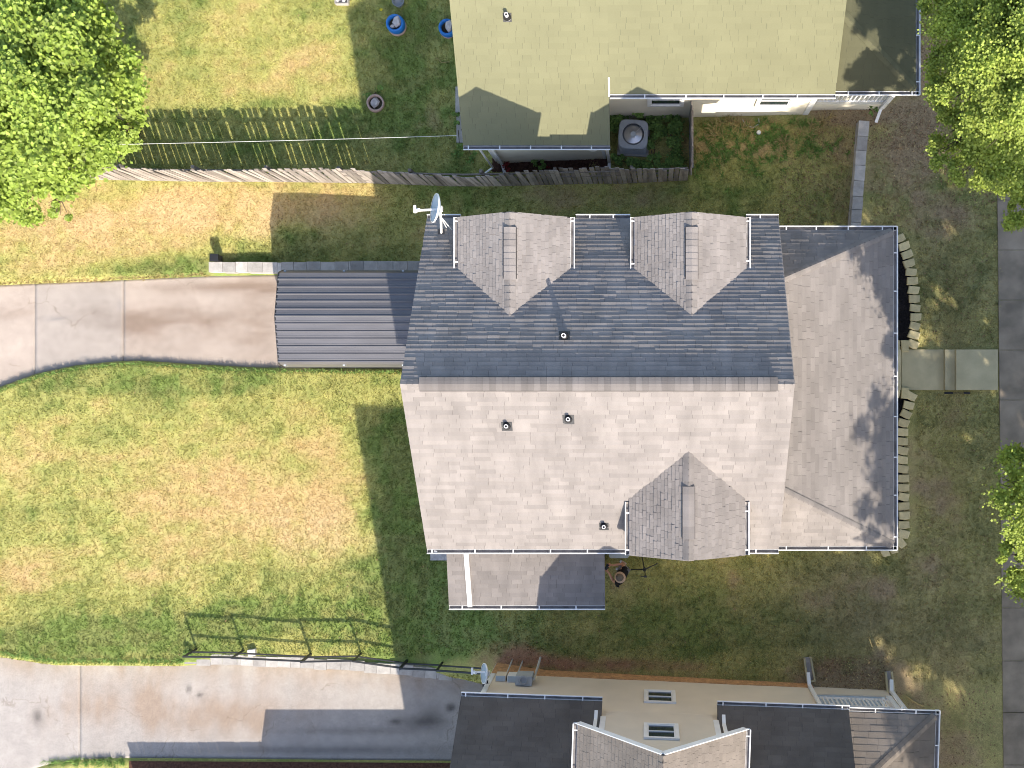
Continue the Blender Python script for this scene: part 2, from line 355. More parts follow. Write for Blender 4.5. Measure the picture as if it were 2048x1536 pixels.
def axis(a, b, st, far):
    mid = np.arange(a, b + 1e-6, st); out = []; d = st; p = b
    while p < far: d *= 1.45; p += d; out.append(p)
    lo = []; d = st; p = a
    while p > -far: d *= 1.45; p -= d; lo.append(p)
    return np.r_[lo[::-1], mid, out]
gx = axis(-21.6, 12.8, .09, 420); gy = axis(-13.2, 13.2, .09, 420)
GX, GY = np.meshgrid(gx, gy)
GZ = zg(GX, GY); gc, _, _, _, _ = turf(GX, GY)
nx, ny = len(gx), len(gy)
ii = (np.arange(ny - 1)[:, None] * nx + np.arange(nx - 1)[None, :]).ravel()
link('lawn', npmesh('lawn', np.c_[GX.ravel(), GY.ravel(), GZ.ravel()], np.c_[ii, ii + 1, ii + nx + 1, ii + nx], MT['ground'], gc.reshape(-1, 3), smooth=True), kind='structure')

# ------------------------------------------------------------------ paved sheets
def strip(name, c0, c1, x0, x1, z, m, colf, n=.09, th=.12, rows=30, parent=None, **kw):
    xs = np.linspace(x0, x1, max(2, int((x1 - x0) / n))); t = np.linspace(0, 1, rows)
    ya, yb = ev(c0, xs), ev(c1, xs); XX = np.repeat(xs[None], rows, 0); YY = yb[None] * (1 - t[:, None]) + ya[None] * t[:, None]
    ZZ = np.full_like(XX, z); k = len(xs); C = colf(XX, YY).reshape(-1, 3)
    V = np.c_[XX.ravel(), YY.ravel(), ZZ.ravel()]; i = (np.arange(rows - 1)[:, None] * k + np.arange(k - 1)[None]).ravel(); Fq = np.c_[i, i + 1, i + k + 1, i + k]
    # skirt
    b = np.r_[np.arange(k), np.arange(1, rows) * k + k - 1, (rows - 1) * k + np.arange(k - 2, -1, -1), np.arange(rows - 2, 0, -1) * k]
    nb = len(V); V = np.r_[V, V[b] - np.array((0, 0, th))]; C = np.r_[C, C[b]]; j = np.arange(len(b)); j2 = (j + 1) % len(b)
    Fq = np.r_[Fq, np.c_[b[j], nb + j, nb + j2, b[j2]]]
    return link(name, npmesh(name, V, Fq, MT[m], C), parent, **kw)
def conc1(X, Y):
    s = F / (H - ZD1); px = 1294 + X * s; py = 768 - Y * s
    n = fbm(X, Y, .8, 4); n2 = fbm(X * .5, Y * 1.8, 1.6, 4)
    c = np.ones(X.shape + (3,)) * np.array((.430, .360, .310)) * (0.88 + .30 * (n[..., None] - .5))
    st = .75 * gauss(px, py, 340, 645, 120, 32) + .65 * gauss(px, py, 190, 640, 60, 22) + .35 * gauss(px, py, 480, 575, 120, 14) + .4 * gauss(px, py, 520, 640, 50, 90) + .3 * gauss(px, py, 300, 575, 180, 10) + .25 * gauss(px, py, 30, 620, 60, 20)
    st = np.clip(1.25 * st * (.1 + 1.8 * n2) + .35 * (n2 - .52), 0, .9)[..., None]
    c = c * (1 - st) + np.array((.215, .160, .125)) * st
    mid = (sst(px, 64, 72) * (1 - sst(px, 244, 250)))[..., None]; c = c * (1 - mid * .5) + np.array((.315, .290, .270)) * mid * .5
    bl = np.clip(.5 * gauss(px, py, 110, 637, 26, 4) + .35 * gauss(px, py, 130, 690, 70, 20) * 0 + .4 * gauss(px, py, 165, 715, 8, 5) + .3 * gauss(px, py, 240, 610, 6, 10), 0, 1)[..., None]
    c = c * (1 - bl) + np.array((.15, .15, .16)) * bl
    ed = np.clip((ev(D1S, X) + .18 - Y) / .18, 0, 1)[..., None]; c = c * (1 - .5 * ed) + np.array((.17, .13, .09)) * .5 * ed  # south edge darkened to draw the shadow line of the lawn
    return c
dw = thing('driveway', (0, 0, 0), None, None, kind='structure')
xq = [S(p, 650, ZD1).x for p in (-400, 70, 247, 560)]
for a, b in ((xq[0], xq[1] - .007), (xq[1] + .007, xq[2] - .007), (xq[2] + .007, xq[3] - .01), (xq[3] + .01, -5.15)):
    strip('slab', D1N, D1S, a, b, ZD1, 'concrete', conc1, parent=dw)
def conc2(X, Y):
    s = F / (H - ZD2); px = 1294 + X * s; py = 768 - Y * s
    n = fbm(X + 5, Y + 5, .8, 4); n2 = fbm(X * 1.6 + 3, Y * .6, 1.5, 4)
    c = np.ones(X.shape + (3,)) * np.array((.400, .365, .340)) * (0.88 + .32 * (n[..., None] - .5))
    edge = np.clip(1 - (ev(D2N, X) - Y) / .9, 0, 1)
    st = .6 * gauss(px, py, 200, 1410, 35, 40) + .75 * gauss(px, py, 300, 1405, 26, 45) + .4 * gauss(px, py, 120, 1420, 40, 45) + .6 * gauss(px, py, 430, 1430, 160, 40) + .55 * gauss(px, py, 520, 1430, 20, 60) + .45 * edge
    st = np.clip(1.2 * st * (.05 + 1.9 * n2) + .3 * (n2 - .52), 0, .85)[..., None]
    c = c * (1 - st) + np.array((.285, .215, .165)) * st
    dk = .85 * gauss(px, py, 75, 1435, 10, 16) + .8 * gauss(px, py, 378, 1378, 4, 8) + .8 * gauss(px, py, 400, 1390, 7, 5) + .7 * gauss(px, py, 840, 1445, 48, 12) + .5 * gauss(px, py, 860, 1430, 30, 22) + .9 * gauss(px, py, 902, 1415, 9, 8) + .8 * gauss(px, py, 790, 1443, 12, 6) + .5 * gauss(px, py, 720, 1462, 140, 8) + .55 * gauss(px, py, 640, 1500, 260, 9)
    dk = np.clip(dk * (.45 + 1.1 * n), 0, .9)[..., None]
    c = c * (1 - dk) + np.array((.090, .080, .075)) * dk
    return c
dw2 = thing('driveway', (0, 0, 0), None, None, kind='structure')
xq = [S(p, 1420, ZD2).x for p in (-300, 160)]
strip('slab', D2N, D2S, xq[0], xq[1] - .008, ZD2, 'concrete', conc2, rows=36, parent=dw2)
strip('slab', D2N, D2S, xq[1] + .008, -4.66, ZD2, 'concrete', conc2, rows=36, parent=dw2)
# soil strip south of the lower driveway
m = MB(); q = [S(258, 1522, -2.65), S(258, 1600, -2.65), S(935, 1600, -2.65), S(935, 1526, -2.65)]
m.face(q); m.build('soil_strip', 'bark', kind='structure')
# sidewalk, path, road
sw = thing('sidewalk', (0, 0, .3), None, None, kind='structure')
ys = [15, 11.2, 9.7, 8.2, 6.7] + [S(1999, p, .34).y for p in (400, 500, 600, 700, 800, 900, 1000, 1110, 1216, 1322, 1425, 1530)] + [-13, -16]
for a, b in zip(ys[:-1], ys[1:]):
    m = MB(); xw = lambda y: 10.17 + .012 * (5 - y) * .9
    m.prism([(xw(b), b + .009), (11.75, b + .009), (11.75, a - .009), (xw(a), a - .009)], .12, lambda x, y: .335, tone=random.uniform(.9, 1.1))
    m.build('slab', 'walk', sw)
m = MB(); m.box((17.3, 0, .1), (7.4, 200, .12)); m.build('road', 'asphalt', kind='structure')
m = MB(); m.box((13.5, 0, .2), (.16, 200, .26)); m.build('kerb', 'walk', kind='structure')
fp = thing('path', (8, 0, .1), None, None, kind='structure')
for (x0, x1, za, zb) in ((1796, 1802.5, .34, .34), (1803.5, 1889, .09, .09), (1890, 1911.5, .22, .22), (1912.5, 1996, .34, .34)):
    m = MB(); a = S(x0, 699, za); b = S(x1, 780, zb)
    m.prism([(a.x, b.y), (b.x, b.y), (b.x, a.y), (a.x, a.y)], -.4, lambda x, y, za=za: za); m.build('slab', 'path', fp)
m = MB()
for x0, x1 in ((1889, 1906), (1928, 1940)):
    a = S(x0, 786, .3); b = S(x1, 786, .3); m.box(((a.x + b.x) / 2, a.y, .3), (b.x - a.x, .06, .03))
a = S(1889, 786, .36); b = S(1940, 786, .36); m.tube([(a.x, a.y, .33), (b.x, b.y, .33)], .012, 6)
m.build('boot_scraper', 'dark_metal', label='low black metal bar lying in the grass beside the front path step', cat='metal bar')  # two dark flat bars joined by a thin rod

# ------------------------------------------------------------------ leaves
def leaf_arrays(P, size, seed, up=1.1, droop=.0):
    r = np.random.default_rng(seed); n = len(P)
    nrm = r.normal(size=(n, 3)); nrm[:, 2] = np.abs(nrm[:, 2]) + up; nrm[:, 1] -= .55 * up; nrm[:, 0] += .15 * up; nrm /= np.linalg.norm(nrm, axis=1)[:, None]
    t = r.normal(size=(n, 3)); t -= nrm * (t * nrm).sum(1)[:, None]; t /= np.linalg.norm(t, axis=1)[:, None]; bt = np.cross(nrm, t)
    L = size * r.uniform(.7, 1.25, n)[:, None]; W = L * r.uniform(.34, .46, n)[:, None]
    mid = P + t * L * .05
    V = np.stack([P - t * L * .5, mid + bt * W + nrm * L * .12, P + t * L * .55 - nrm * L * droop, mid - bt * W + nrm * L * .12], 1).reshape(-1, 3)
    b = np.arange(n)[:, None] * 4
    Fq = np.concatenate([b + np.array([[0, 2, 1]]), b + np.array([[0, 3, 2]])], 1).reshape(-1, 3)
    return V, Fq, np.repeat(np.clip(r.normal(1.0, .22, n), .5, 1.5), 2)
def blob_points(blobs, per, seed, sub=10, flat=.75, spread=.33):
    r = np.random.default_rng(seed); out = []
    for (x, y, z, R) in blobs:
        k = max(4, int(sub * (R ** 2)))
        d = r.normal(size=(k, 3)); d /= np.linalg.norm(d, axis=1)[:, None]
        c = np.array((x, y, z)) + d * R * r.uniform(.40, 1.12, (k, 1)) * np.array((1, 1, flat))
        n = int(per * R * R / k) + 3
        q = r.normal(size=(k, n, 3)); q /= np.linalg.norm(q, axis=2)[..., None]
        rad = R * spread * r.uniform(.5, 1.5, (k, 1, 1)) * np.abs(r.normal(.55, .38, (k, n, 1)))
        out.append((c[:, None] + q * rad * np.array((1, 1, .6))).reshape(-1, 3))
    return np.concatenate(out)
def tree(label, base, blobs, per, size, m, seed, group=None, trunk_r=.16, sub=10, flat=.75):
    root = thing('tree', base, label, 'tree', group); bx, by, bz = base
    P = blob_points(blobs, per, seed, sub, flat); P = P[P[:, 2] > bz + 1.0]
    V, Fq, T = leaf_arrays(P - np.array(base), size, seed + 1)
    link('crown', npmesh('crown', V, Fq, MT[m], tone=T), root)
    mb = MB(); cz = np.mean([b[2] for b in blobs]); fork = Vector((bx, by, bz + max(1.6, (cz - bz) * .45)))
    cx = Vector((np.mean([b[0] for b in blobs]), np.mean([b[1] for b in blobs]), cz + .4))
    mb.tube([base, Vector(base) * .5 + fork * .5 + Vector((.05, -.04, 0)), fork, fork * .5 + cx * .5, cx], [trunk_r, trunk_r * .85, trunk_r * .75, trunk_r * .5, .03], 8)
    mb.build('trunk', 'trunk', root, smooth=True)
    r = random.Random(seed); mb = MB()
    for b in blobs:
        e = Vector(b[:3]); f0 = fork.lerp(cx, r.uniform(0, .75)); f0.z = min(f0.z, e.z - .1) if e.z > fork.z else fork.z; mm = f0 * .45 + e * .55 + Vector((r.uniform(-.2, .2), r.uniform(-.2, .2), .25))
        mb.tube([f0, mm, e], [trunk_r * .34, trunk_r * .18, .012], 5)
        for _ in range(3):
            d = e + Vector((r.uniform(-1, 1), r.uniform(-1, 1), r.uniform(-.4, .6))) * b[3] * .8; mb.tube([mm * .3 + e * .7, d], [.02, .006], 4)
    mb.build('limb', 'trunk', root)
    return root
def B(px, py, z, r): p = S(px, py, z); return (p.x, p.y, p.z, r)
# ------------------------------------------------------------------ roofs
SHE = []                                   # pieces: dict
def clip_poly(poly, clip):
    for i in range(len(clip)):
        a = clip[i]; b = clip[(i + 1) % len(clip)]; out = []
        sd = lambda p: (b[0] - a[0]) * (p[1] - a[1]) - (b[1] - a[1]) * (p[0] - a[0])
        for j in range(len(poly)):
            p, q = poly[j], poly[(j + 1) % len(poly)]; sp, sq = sd(p), sd(q)
            if sp >= 0: out.append(p)
            if (sp >= 0) != (sq >= 0):
                t = sp / (sp - sq); out.append((p[0] + t * (q[0] - p[0]), p[1] + t * (q[1] - p[1])))
        poly = out
        if len(poly) < 3: return []
    return poly
WID = (.20, .28, .36, .46)
class Roof:
    """one house's roof: deck planes, single shingles (the 300 that show largest) and the rest as one part"""
    def __init__(s, house, m, expo, thick=(.006, .013), tones=(.92, 1.08), widths=WID, T=lambda p: p, limit=300):
        s.h = house; s.m = m; s.e = expo; s.th = thick; s.tones = tones; s.w = widths; s.P = []; s.deck = MB(); s.T = T; s.lim = limit; s.r = random.Random(len(house.name) * 13 + 5)
    def plane(s, poly, udir, covered=None, e=None, tone=1.0, widths=None, deck=.10, hmul=1.0):
        poly = [s.T(Vector(p)) for p in poly]; U = (s.T(Vector(udir)) - s.T(Vector((0, 0, 0)))).normalized(); e = e or s.e; W = widths or s.w
        s.deck.slab(poly, deck)
        n = (poly[1] - poly[0]).cross(poly[2] - poly[0]).normalized()
        if n.z < 0: n = -n; poly = poly[::-1]
        Vd = n.cross(U).normalized()
        if Vd.z < 0: Vd = -Vd; U = -U
        o = poly[0]; uv = [((p - o).dot(U), (p - o).dot(Vd)) for p in poly]
        ar = sum(uv[i][0] * uv[(i + 1) % len(uv)][1] - uv[(i + 1) % len(uv)][0] * uv[i][1] for i in range(len(uv)))
        if ar < 0: uv = uv[::-1]
        u0, u1 = min(a for a, b in uv), max(a for a, b in uv); v0, v1 = min(b for a, b in uv), max(b for a, b in uv)
        k = 0; v = v0 - .012
        while v < v1:
            u = u0 - s.r.uniform(0, .3)
            while u < u1:
                wi = s.r.randrange(len(W)); ww = W[wi]; q = [(u + .002, v), (u + ww - .002, v), (u + ww - .002, v + e + .012), (u + .002, v + e + .012)]
                c = clip_poly(q, uv)
                if c:
                    A = abs(sum(c[i][0] * c[(i + 1) % len(c)][1] - c[(i + 1) % len(c)][0] * c[i][1] for i in range(len(c)))) / 2
                    ctr = o + U * (u + ww / 2) + Vd * (v + e / 2)
                    if A > .002 and not (covered and covered(ctr)):
                        tq = s.r.randrange(7); hq = s.r.randrange(4) if hmul == 1 else int(min(3, max(0, 4 * (.85 * float(vnoise(u * .9 + 40, v * 4.5)) + .30 * s.r.random() - .08))))
                        s.P.append(dict(c=c, full=abs(A - (ww - .004) * (e + .012)) < 1e-5, u=u, v=v, w=ww, e=e, o=o, U=U, V=Vd, n=n, tq=tq, hq=hq, tone=tone, ctr=ctr, A=A, hm=hmul))
                u += ww
            v += e; k += 1
    def finish(s):
        deck = s.deck.build('roof', 'deck', s.h)
        tv = lambda p: (s.tones[0] + (s.tones[1] - s.tones[0]) * p['tq'] / 6) * p['tone']
        hv = lambda p: (s.th[0] + (s.th[1] - s.th[0]) * p['hq'] / 3) if p['hm'] == 1 else (s.th[0] * .62 + s.th[1] * .38 + (s.th[1] - s.th[0]) * (p['hq'] - 1.5) * .24) * p['hm']
        def score(p):
            c = p['ctr']; d = H - c.z; x = 1294 + c.x * F / d; y = 768 - c.y * F / d
            if not p['full'] or not (6 < x < 2042 and 6 < y < 1530): return 0
            view = (Vector((0, 0, H)) - c); return p['A'] * view.normalized().dot(p['n']) / view.length_squared
        order = sorted(range(len(s.P)), key=lambda i: -score(s.P[i])); single = set(i for i in order[:s.lim] if score(s.P[i]) > 0)
        off = origin_of(s.h); cache = {}; rest = MB()
        for i, p in enumerate(s.P):
            tone, h = tv(p), hv(p)
            if i in single:
                key = (p['w'], p['e'], p['tq'], p['hq'], p['tone'], p['hm'])
                if key not in cache:
                    m = MB(); w_, e_ = p['w'], p['e'] + .012
                    m._hexa([(.002, 0, -.004), (w_ - .002, 0, -.004), (w_ - .002, e_, -.004), (.002, e_, -.004), (.002, 0, h), (w_ - .002, 0, h), (w_ - .002, e_, .0005), (.002, e_, .0005)], tone)
                    cache[key] = m.mesh('shingle', MT[s.m])
                loc = p['o'] + p['U'] * p['u'] + p['V'] * p['v'] - off
                R = Matrix((p['U'], p['V'], p['n'])).transposed().to_4x4()
                inst('shingle', cache[key], deck, Matrix.Translation(loc) @ R)
            else:
                top = []; bot = []
                for (a, b) in p['c']:
                    hh = .0005 + (h - .0005) * max(0, 1 - (b - p['v']) / (p['e'] + .012)); q = p['o'] + p['U'] * a + p['V'] * b
                    top.append(q + p['n'] * hh); bot.append(q - p['n'] * .004)
                rest.face(top, tone); n = len(top)
                for j in range(n):
                    k2 = (j + 1) % n; rest.face([top[k2], top[j], bot[j], bot[k2]], tone)
        rest.build('shingle_field', s.m, deck, kind='stuff')
        return deck
def ridge_caps(house, m, a, b, n1, n2, half=.15, lift=.012, step=.15, vent=False, name=None, off=None, tones=(.85, 1.15)):
    """cap pieces bent over the line a-b; n1, n2 = down-slope unit vectors on the two sides"""
    a = Vector(a); b = Vector(b); d = (b - a); L = d.length; d.normalize(); n1 = Vector(n1).normalized(); n2 = Vector(n2).normalized(); up = Vector((0, 0, 1)); up = (up - d * up.dot(d)).normalized()
    off = origin_of(house); nm = name or ('ridge_vent' if vent else 'ridge_caps'); body = MB()
    if vent:  # dark baffle ledge juts past the caps to draw their edge shadow
        for s_, nn in ((1, n1), (-1, n2)):
            body._hexa([a - up * .12, a + nn * (half + .014) - up * .12, b + nn * (half + .014) - up * .12, b - up * .12, a + up * (lift - .012), a + nn * (half + .014) + up * (lift - .020), b + nn * (half + .014) + up * (lift - .020), b + up * (lift - .012)])
    else:
        body.tube([a, b], .02, 5)
    root = body.build(nm, 'deck', house)
    cache = {}; k = int(L / step); st = L / k; r = random.Random(int(L * 100))
    for i in range(k):
        tq = r.randrange(6)
        if tq not in cache:
            mb = MB(); ln = st + .03; tone = tones[0] + (tones[1] - tones[0]) * tq / 5; t = .014; u0 = lift + .002; u1 = lift + .014
            c = [Vector((0, 0, 0))] * 0
            def prof(x, lft):
                o = d * x
                return [o + n1 * half + up * lft, o + n1 * half * .45 + up * (lft + .006), o + up * (lft + .004), o + n2 * half * .45 + up * (lft + .006), o + n2 * half + up * lft]
            P0, P1 = prof(0, u1), prof(ln, u0); 
            for j in range(4): mb.face([P0[j], P0[j + 1], P1[j + 1], P1[j]], tone)
            dn = -up * t
            mb.face([P0[j] + dn for j in range(5)][::-1] + P0, tone) if False else None
            for j in range(4): mb.face([P0[j] + dn, P0[j + 1] + dn, P0[j + 1], P0[j]], tone)
            mb.face([P0[0] + dn, P0[0], P1[0], P1[0] + dn], tone); mb.face([P0[4], P0[4] + dn, P1[4] + dn, P1[4]], tone)
            cache[tq] = mb.mesh('cap_shingle', MT[m])
        inst('cap_shingle', cache[tq], root, Matrix.Translation(a + d * (st * i) - off))
    return root
def inplane(poly, a, b):
    P = [Vector(p) for p in poly]; a = Vector(a); d = (Vector(b) - a).normalized(); N = (P[1] - P[0]).cross(P[2] - P[0]).normalized(); v = N.cross(d); c = sum(P, Vector()) / len(P)
    return v if v.dot(c - a) > 0 else -v
def gutter(house, a, b, out, dep=.115, hgt=.10, hang=.95, name='gutter', phase=.35):
    a = Vector(a); b = Vector(b); out = Vector(out).normalized(); d = (b - a).normalized(); z = Vector((0, 0, 1)); m = MB()
    def at(p, o, h): return p + out * o + z * h
    prof = [(0, 0), (0, -hgt), (dep * .8, -hgt), (dep, -hgt * .35), (dep, .012), (dep - .024, .012), (dep - .024, -.004), (dep - .012, -.008), (dep - .018, -hgt * .33), (dep * .76, -hgt + .008), (.006, -hgt + .008), (.006, 0)]
    n = len(prof)
    for i in range(n):
        j = (i + 1) % n; m.face([at(a, *prof[i]), at(b, *prof[i]), at(b, *prof[j]), at(a, *prof[j])])
    for p, q in ((a, 1), (b, -1)):
        pts = [at(p + d * .004 * q, 0, 0), at(p + d * .004 * q, 0, -hgt), at(p + d * .004 * q, dep * .8, -hgt), at(p + d * .004 * q, dep, -hgt * .35), at(p + d * .004 * q, dep, .012)]
        m.face(pts if q < 0 else pts[::-1])
    g = m.build(name, 'white', house)
    mi = MB(); mi.face([at(a, .007, -hgt + .03), at(b, .007, -hgt + .03), at(b, dep * .84, -hgt + .03), at(a, dep * .84, -hgt + .03)]); mi.build('gutter_bed', 'gutter_in', g)
    hm = MB(); w_ = .03; hm.beam(Vector((0, 0, .014)), out * (dep - .02) + Vector((0, 0, .014)), w_, .008); me = hm.mesh('gutter_hanger', MT['white'])
    L = (b - a).length; x = phase; off = origin_of(house)
    while x < L - .1:
        inst('gutter_hanger', me, g, Matrix.Translation(a + d * x - off)); x += hang * random.uniform(.9, 1.1)
    return g
def vent_pipe(house, p, slope_n, hgt=.34, r=.05):
    p = Vector(p); m = MB(); m.lathe([(r * .65, 0), (r * .65, hgt), (r, hgt), (r, 0)][::-1], p, 14)
    m.lathe([(r * 2.0, .0), (r * 1.25, .10), (r * 1.0, .11)], p, 14)
    o = m.build('vent_pipe', 'white', house, smooth=False)
    f = MB(); n = Vector(slope_n).normalized(); u = Vector((1, 0, 0)); u = (u - n * u.dot(n)).normalized(); v = n.cross(u); q = random.uniform(.105, .135)
    f._hexa([p + u * a + v * b + n * c for c in (.0, .022) for a, b in ((-q, -q), (q, -q), (q, q), (-q, q))]); f.build('flashing', 'dark_metal', o)
    bt = MB(); bt.lathe([(r * 2.1, .02), (r * 1.35, .12), (r * 1.02, .125)], p, 14); bt.build('pipe_boot', 'dark_metal', o)
    h = MB(); h.lathe([(r * .66, hgt - .03), (.001, hgt - .03)], p, 12); h.build('pipe_bore', 'deck', o)
    return o
def window(house, o, ux, n, w, h, slider=True, mat_wall=None):
    """o = lower left corner on the wall, ux = along, n = outwards"""
    o = Vector(o); ux = Vector(ux).normalized(); n = Vector(n).normalized(); z = Vector((0, 0, 1)); m = MB(); t = .09
    def bar(a0, a1, b0, b1, d0=.0, d1=.05, mm=m): mm._hexa([o + ux * a + z * b + n * d for d in (d0, d1) for a, b in ((a0, b0), (a1, b0), (a1, b1), (a0, b1))])
    bar(-t, 0, -t, h + t); bar(w, w + t, -t, h + t); bar(0, w, h, h + t); bar(0, w, -t, 0); 
    wn = m.build('window', 'white', house)
    s = MB(); f = .035
    bar(0, f, 0, h, .0, .03, s); bar(w - f, w, 0, h, .0, .03, s); bar(f, w - f, 0, f, .0, .03, s); bar(f, w - f, h - f, h, .0, .03, s); bar(f, w - f, h * .5 - .02, h * .5 + .02, .0, .035, s)
    s.build('sash', 'white', wn)
    for b0, b1 in ((f, h * .5 - .02), (h * .5 + .02, h - f)):
        g = MB(); bar(f, w - f, b0, b1, .002, .012, g); g.build('pane', 'glass', wn)
    return wn
def laps(house, fx0, fx1, y, z0, z1, m, T=lambda p: p, sy=1, pitch=.115):
    mb = MB(); z = z0
    while z < z1:
        zt = min(z + pitch, z1); a0, b0 = fx0(z), fx1(z); a1, b1 = fx0(zt), fx1(zt)
        if b1 - a1 > .02:
            P = [T(Vector(q)) for q in ((a0, y + sy * .014, z), (b0, y + sy * .014, z), (b1, y + sy * .002, zt), (a1, y + sy * .002, zt))]; Q = [T(Vector(q)) for q in ((a0, y, z), (b0, y, z))]
            mb.face(P if sy < 0 else P[::-1]); mb.face([Q[0], Q[1], P[1], P[0]])
        z += pitch
    return mb.build('siding_boards', m, house, kind='stuff')
def downspout(house, pts, w=.085, m='white'):
    mb = MB(); pts = [Vector(p) for p in pts]
    for a, b in zip(pts[:-1], pts[1:]):
        d = (b - a).normalized() * .03; mb.beam(a - d, b + d, w, w * .75, up=(0, 0, 1) if abs((b - a).normalized().z) < .9 else (0, 1, 0))
    return mb.build('downspout', m, house)
# =================================================================== MAIN HOUSE
ZE, ZR, YE, XW, XE = 4.44, 7.22, 4.12, -5.50, 3.29
PM = (ZR - ZE) / YE
house = thing('house', (0, 0, -.6), 'taupe shingled house with three gable dormers, carport behind and hipped front porch', 'house')
R1 = Roof(house, 'shingle', .122, (.010, .024))
DN = [(-3.20, 1.35), (1.045, 1.34)]; DS = [(.97, 1.39)]
ZDE, ZDR = 5.36, 6.15; PD = (ZDR - ZDE) / 1.35
zmain = lambda y: ZR - PM * abs(y)
def cov(ds):
    def f(c):
        for xc, hw in ds:
            if abs(c.y) < 3.55 and abs(c.x - xc) < hw - .18 and ZDR - PD * abs(c.x - xc) > zmain(c.y) + .22: return True
        return False
    return f
R1.plane([(XE, YE, ZE), (XW, YE, ZE), (XW, 0, ZR), (XE, 0, ZR)], (1, 0, 0), cov(DN), hmul=1.75)
R1.plane([(XW, -YE, ZE), (XE, -YE, ZE), (XE, 0, ZR), (XW, 0, ZR)], (1, 0, 0), cov(DS), widths=(.26, .36, .46, .58))
dw_ = (.17, .17)
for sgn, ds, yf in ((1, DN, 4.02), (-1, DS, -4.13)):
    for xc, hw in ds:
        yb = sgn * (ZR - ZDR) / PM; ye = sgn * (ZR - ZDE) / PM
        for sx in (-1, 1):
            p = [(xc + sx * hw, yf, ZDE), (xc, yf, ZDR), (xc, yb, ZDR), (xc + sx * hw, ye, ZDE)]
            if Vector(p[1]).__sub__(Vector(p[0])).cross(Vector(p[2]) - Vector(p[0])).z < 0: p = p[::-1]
            R1.plane(p, (0, 1, 0), e=.098, widths=(.14, .17, .17, .20), tone=1.10 if sgn > 0 else .98, deck=.08)  # north dormers toned lighter to make up for their weak sunlight
# lean-to
LZ0, LZ1, LW, LE, LY = 3.30, 3.74, -5.17, -1.096, -5.77
R1.plane([(LW, LY, LZ0), (LE, LY, LZ0), (LE, -3.86, LZ1), (LW, -3.86, LZ1)], (1, 0, 0), tone=.86)
# porch hip
PX, PYN, PYS, PZ, PT = 6.45, 4.02, -4.24, 3.20, 4.38
R1.plane([(PX, PYS, PZ), (PX, PYN, PZ), (3.02, 2.48, PT), (3.02, -2.50, PT)], (0, 1, 0), tone=.96)
R1.plane([(PX, PYN, PZ), (3.02, PYN, PZ), (3.02, 2.48, PT)], (1, 0, 0), tone=.90)
R1.plane([(3.02, PYS, PZ), (PX, PYS, PZ), (3.02, -2.50, PT)], (1, 0, 0))
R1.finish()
up_n = Vector((0, 1, -PM)).normalized(); up_s = Vector((0, -1, -PM)).normalized()
ridge_caps(house, 'shingle', (-5.07, 0, ZR - .01), (2.885, 0, ZR - .01), (0, 1, -.22), (0, -1, -.22), half=.155, lift=.035, step=.14, vent=True, tones=(.64, .84))
ridge_caps(house, 'shingle', (XW + .01, 0, ZR), (-5.06, 0, ZR), up_n, up_s, half=.15, step=.14, tones=(.9, 1.05))
ridge_caps(house, 'shingle', (2.88, 0, ZR), (XE - .04, 0, ZR), up_n, up_s, half=.15, step=.14, tones=(.9, 1.05))
for sgn, ds, ys in ((1, DN, ((4.0, 3.66), (3.66, 2.46), (2.46, 1.45))), (-1, DS, ((-4.11, -3.62), (-3.62, -2.42), (-2.42, -1.40)))):
    for xc, hw in ds:
        a1 = Vector((-1, 0, -PD)).normalized(); a2 = Vector((1, 0, -PD)).normalized()
        for k, (y0, y1) in enumerate(ys):
            ridge_caps(house, 'shingle', (xc, y0, ZDR + (.0 if k == 1 else .004)), (xc, y1, ZDR + (.0 if k == 1 else .004)), a1 if k != 1 else Vector((-1, 0, -.25)), a2 if k != 1 else Vector((1, 0, -.25)), half=.145 if k == 1 else .15, lift=.03 if k == 1 else .010, step=.145, vent=(k == 1), tones=(.90, 1.12) if sgn > 0 else (.82, 1.02))
PEa = [(PX, PYS, PZ), (PX, PYN, PZ), (3.02, 2.48, PT), (3.02, -2.50, PT)]
for a_, b_, side in (((PX - .02, PYN - .01, PZ + .01), (3.04, 2.49, PT + .005), [(PX, PYN, PZ), (3.02, PYN, PZ), (3.02, 2.48, PT)]), ((PX - .02, PYS + .01, PZ + .01), (3.04, -2.51, PT + .005), [(3.02, PYS, PZ), (PX, PYS, PZ), (3.02, -2.50, PT)])):
    ridge_caps(house, 'shingle', a_, b_, inplane(PEa, a_, b_), inplane(side, a_, b_), half=.12, lift=.010, step=.15, name='hip_caps', tones=(.84, 1.0))
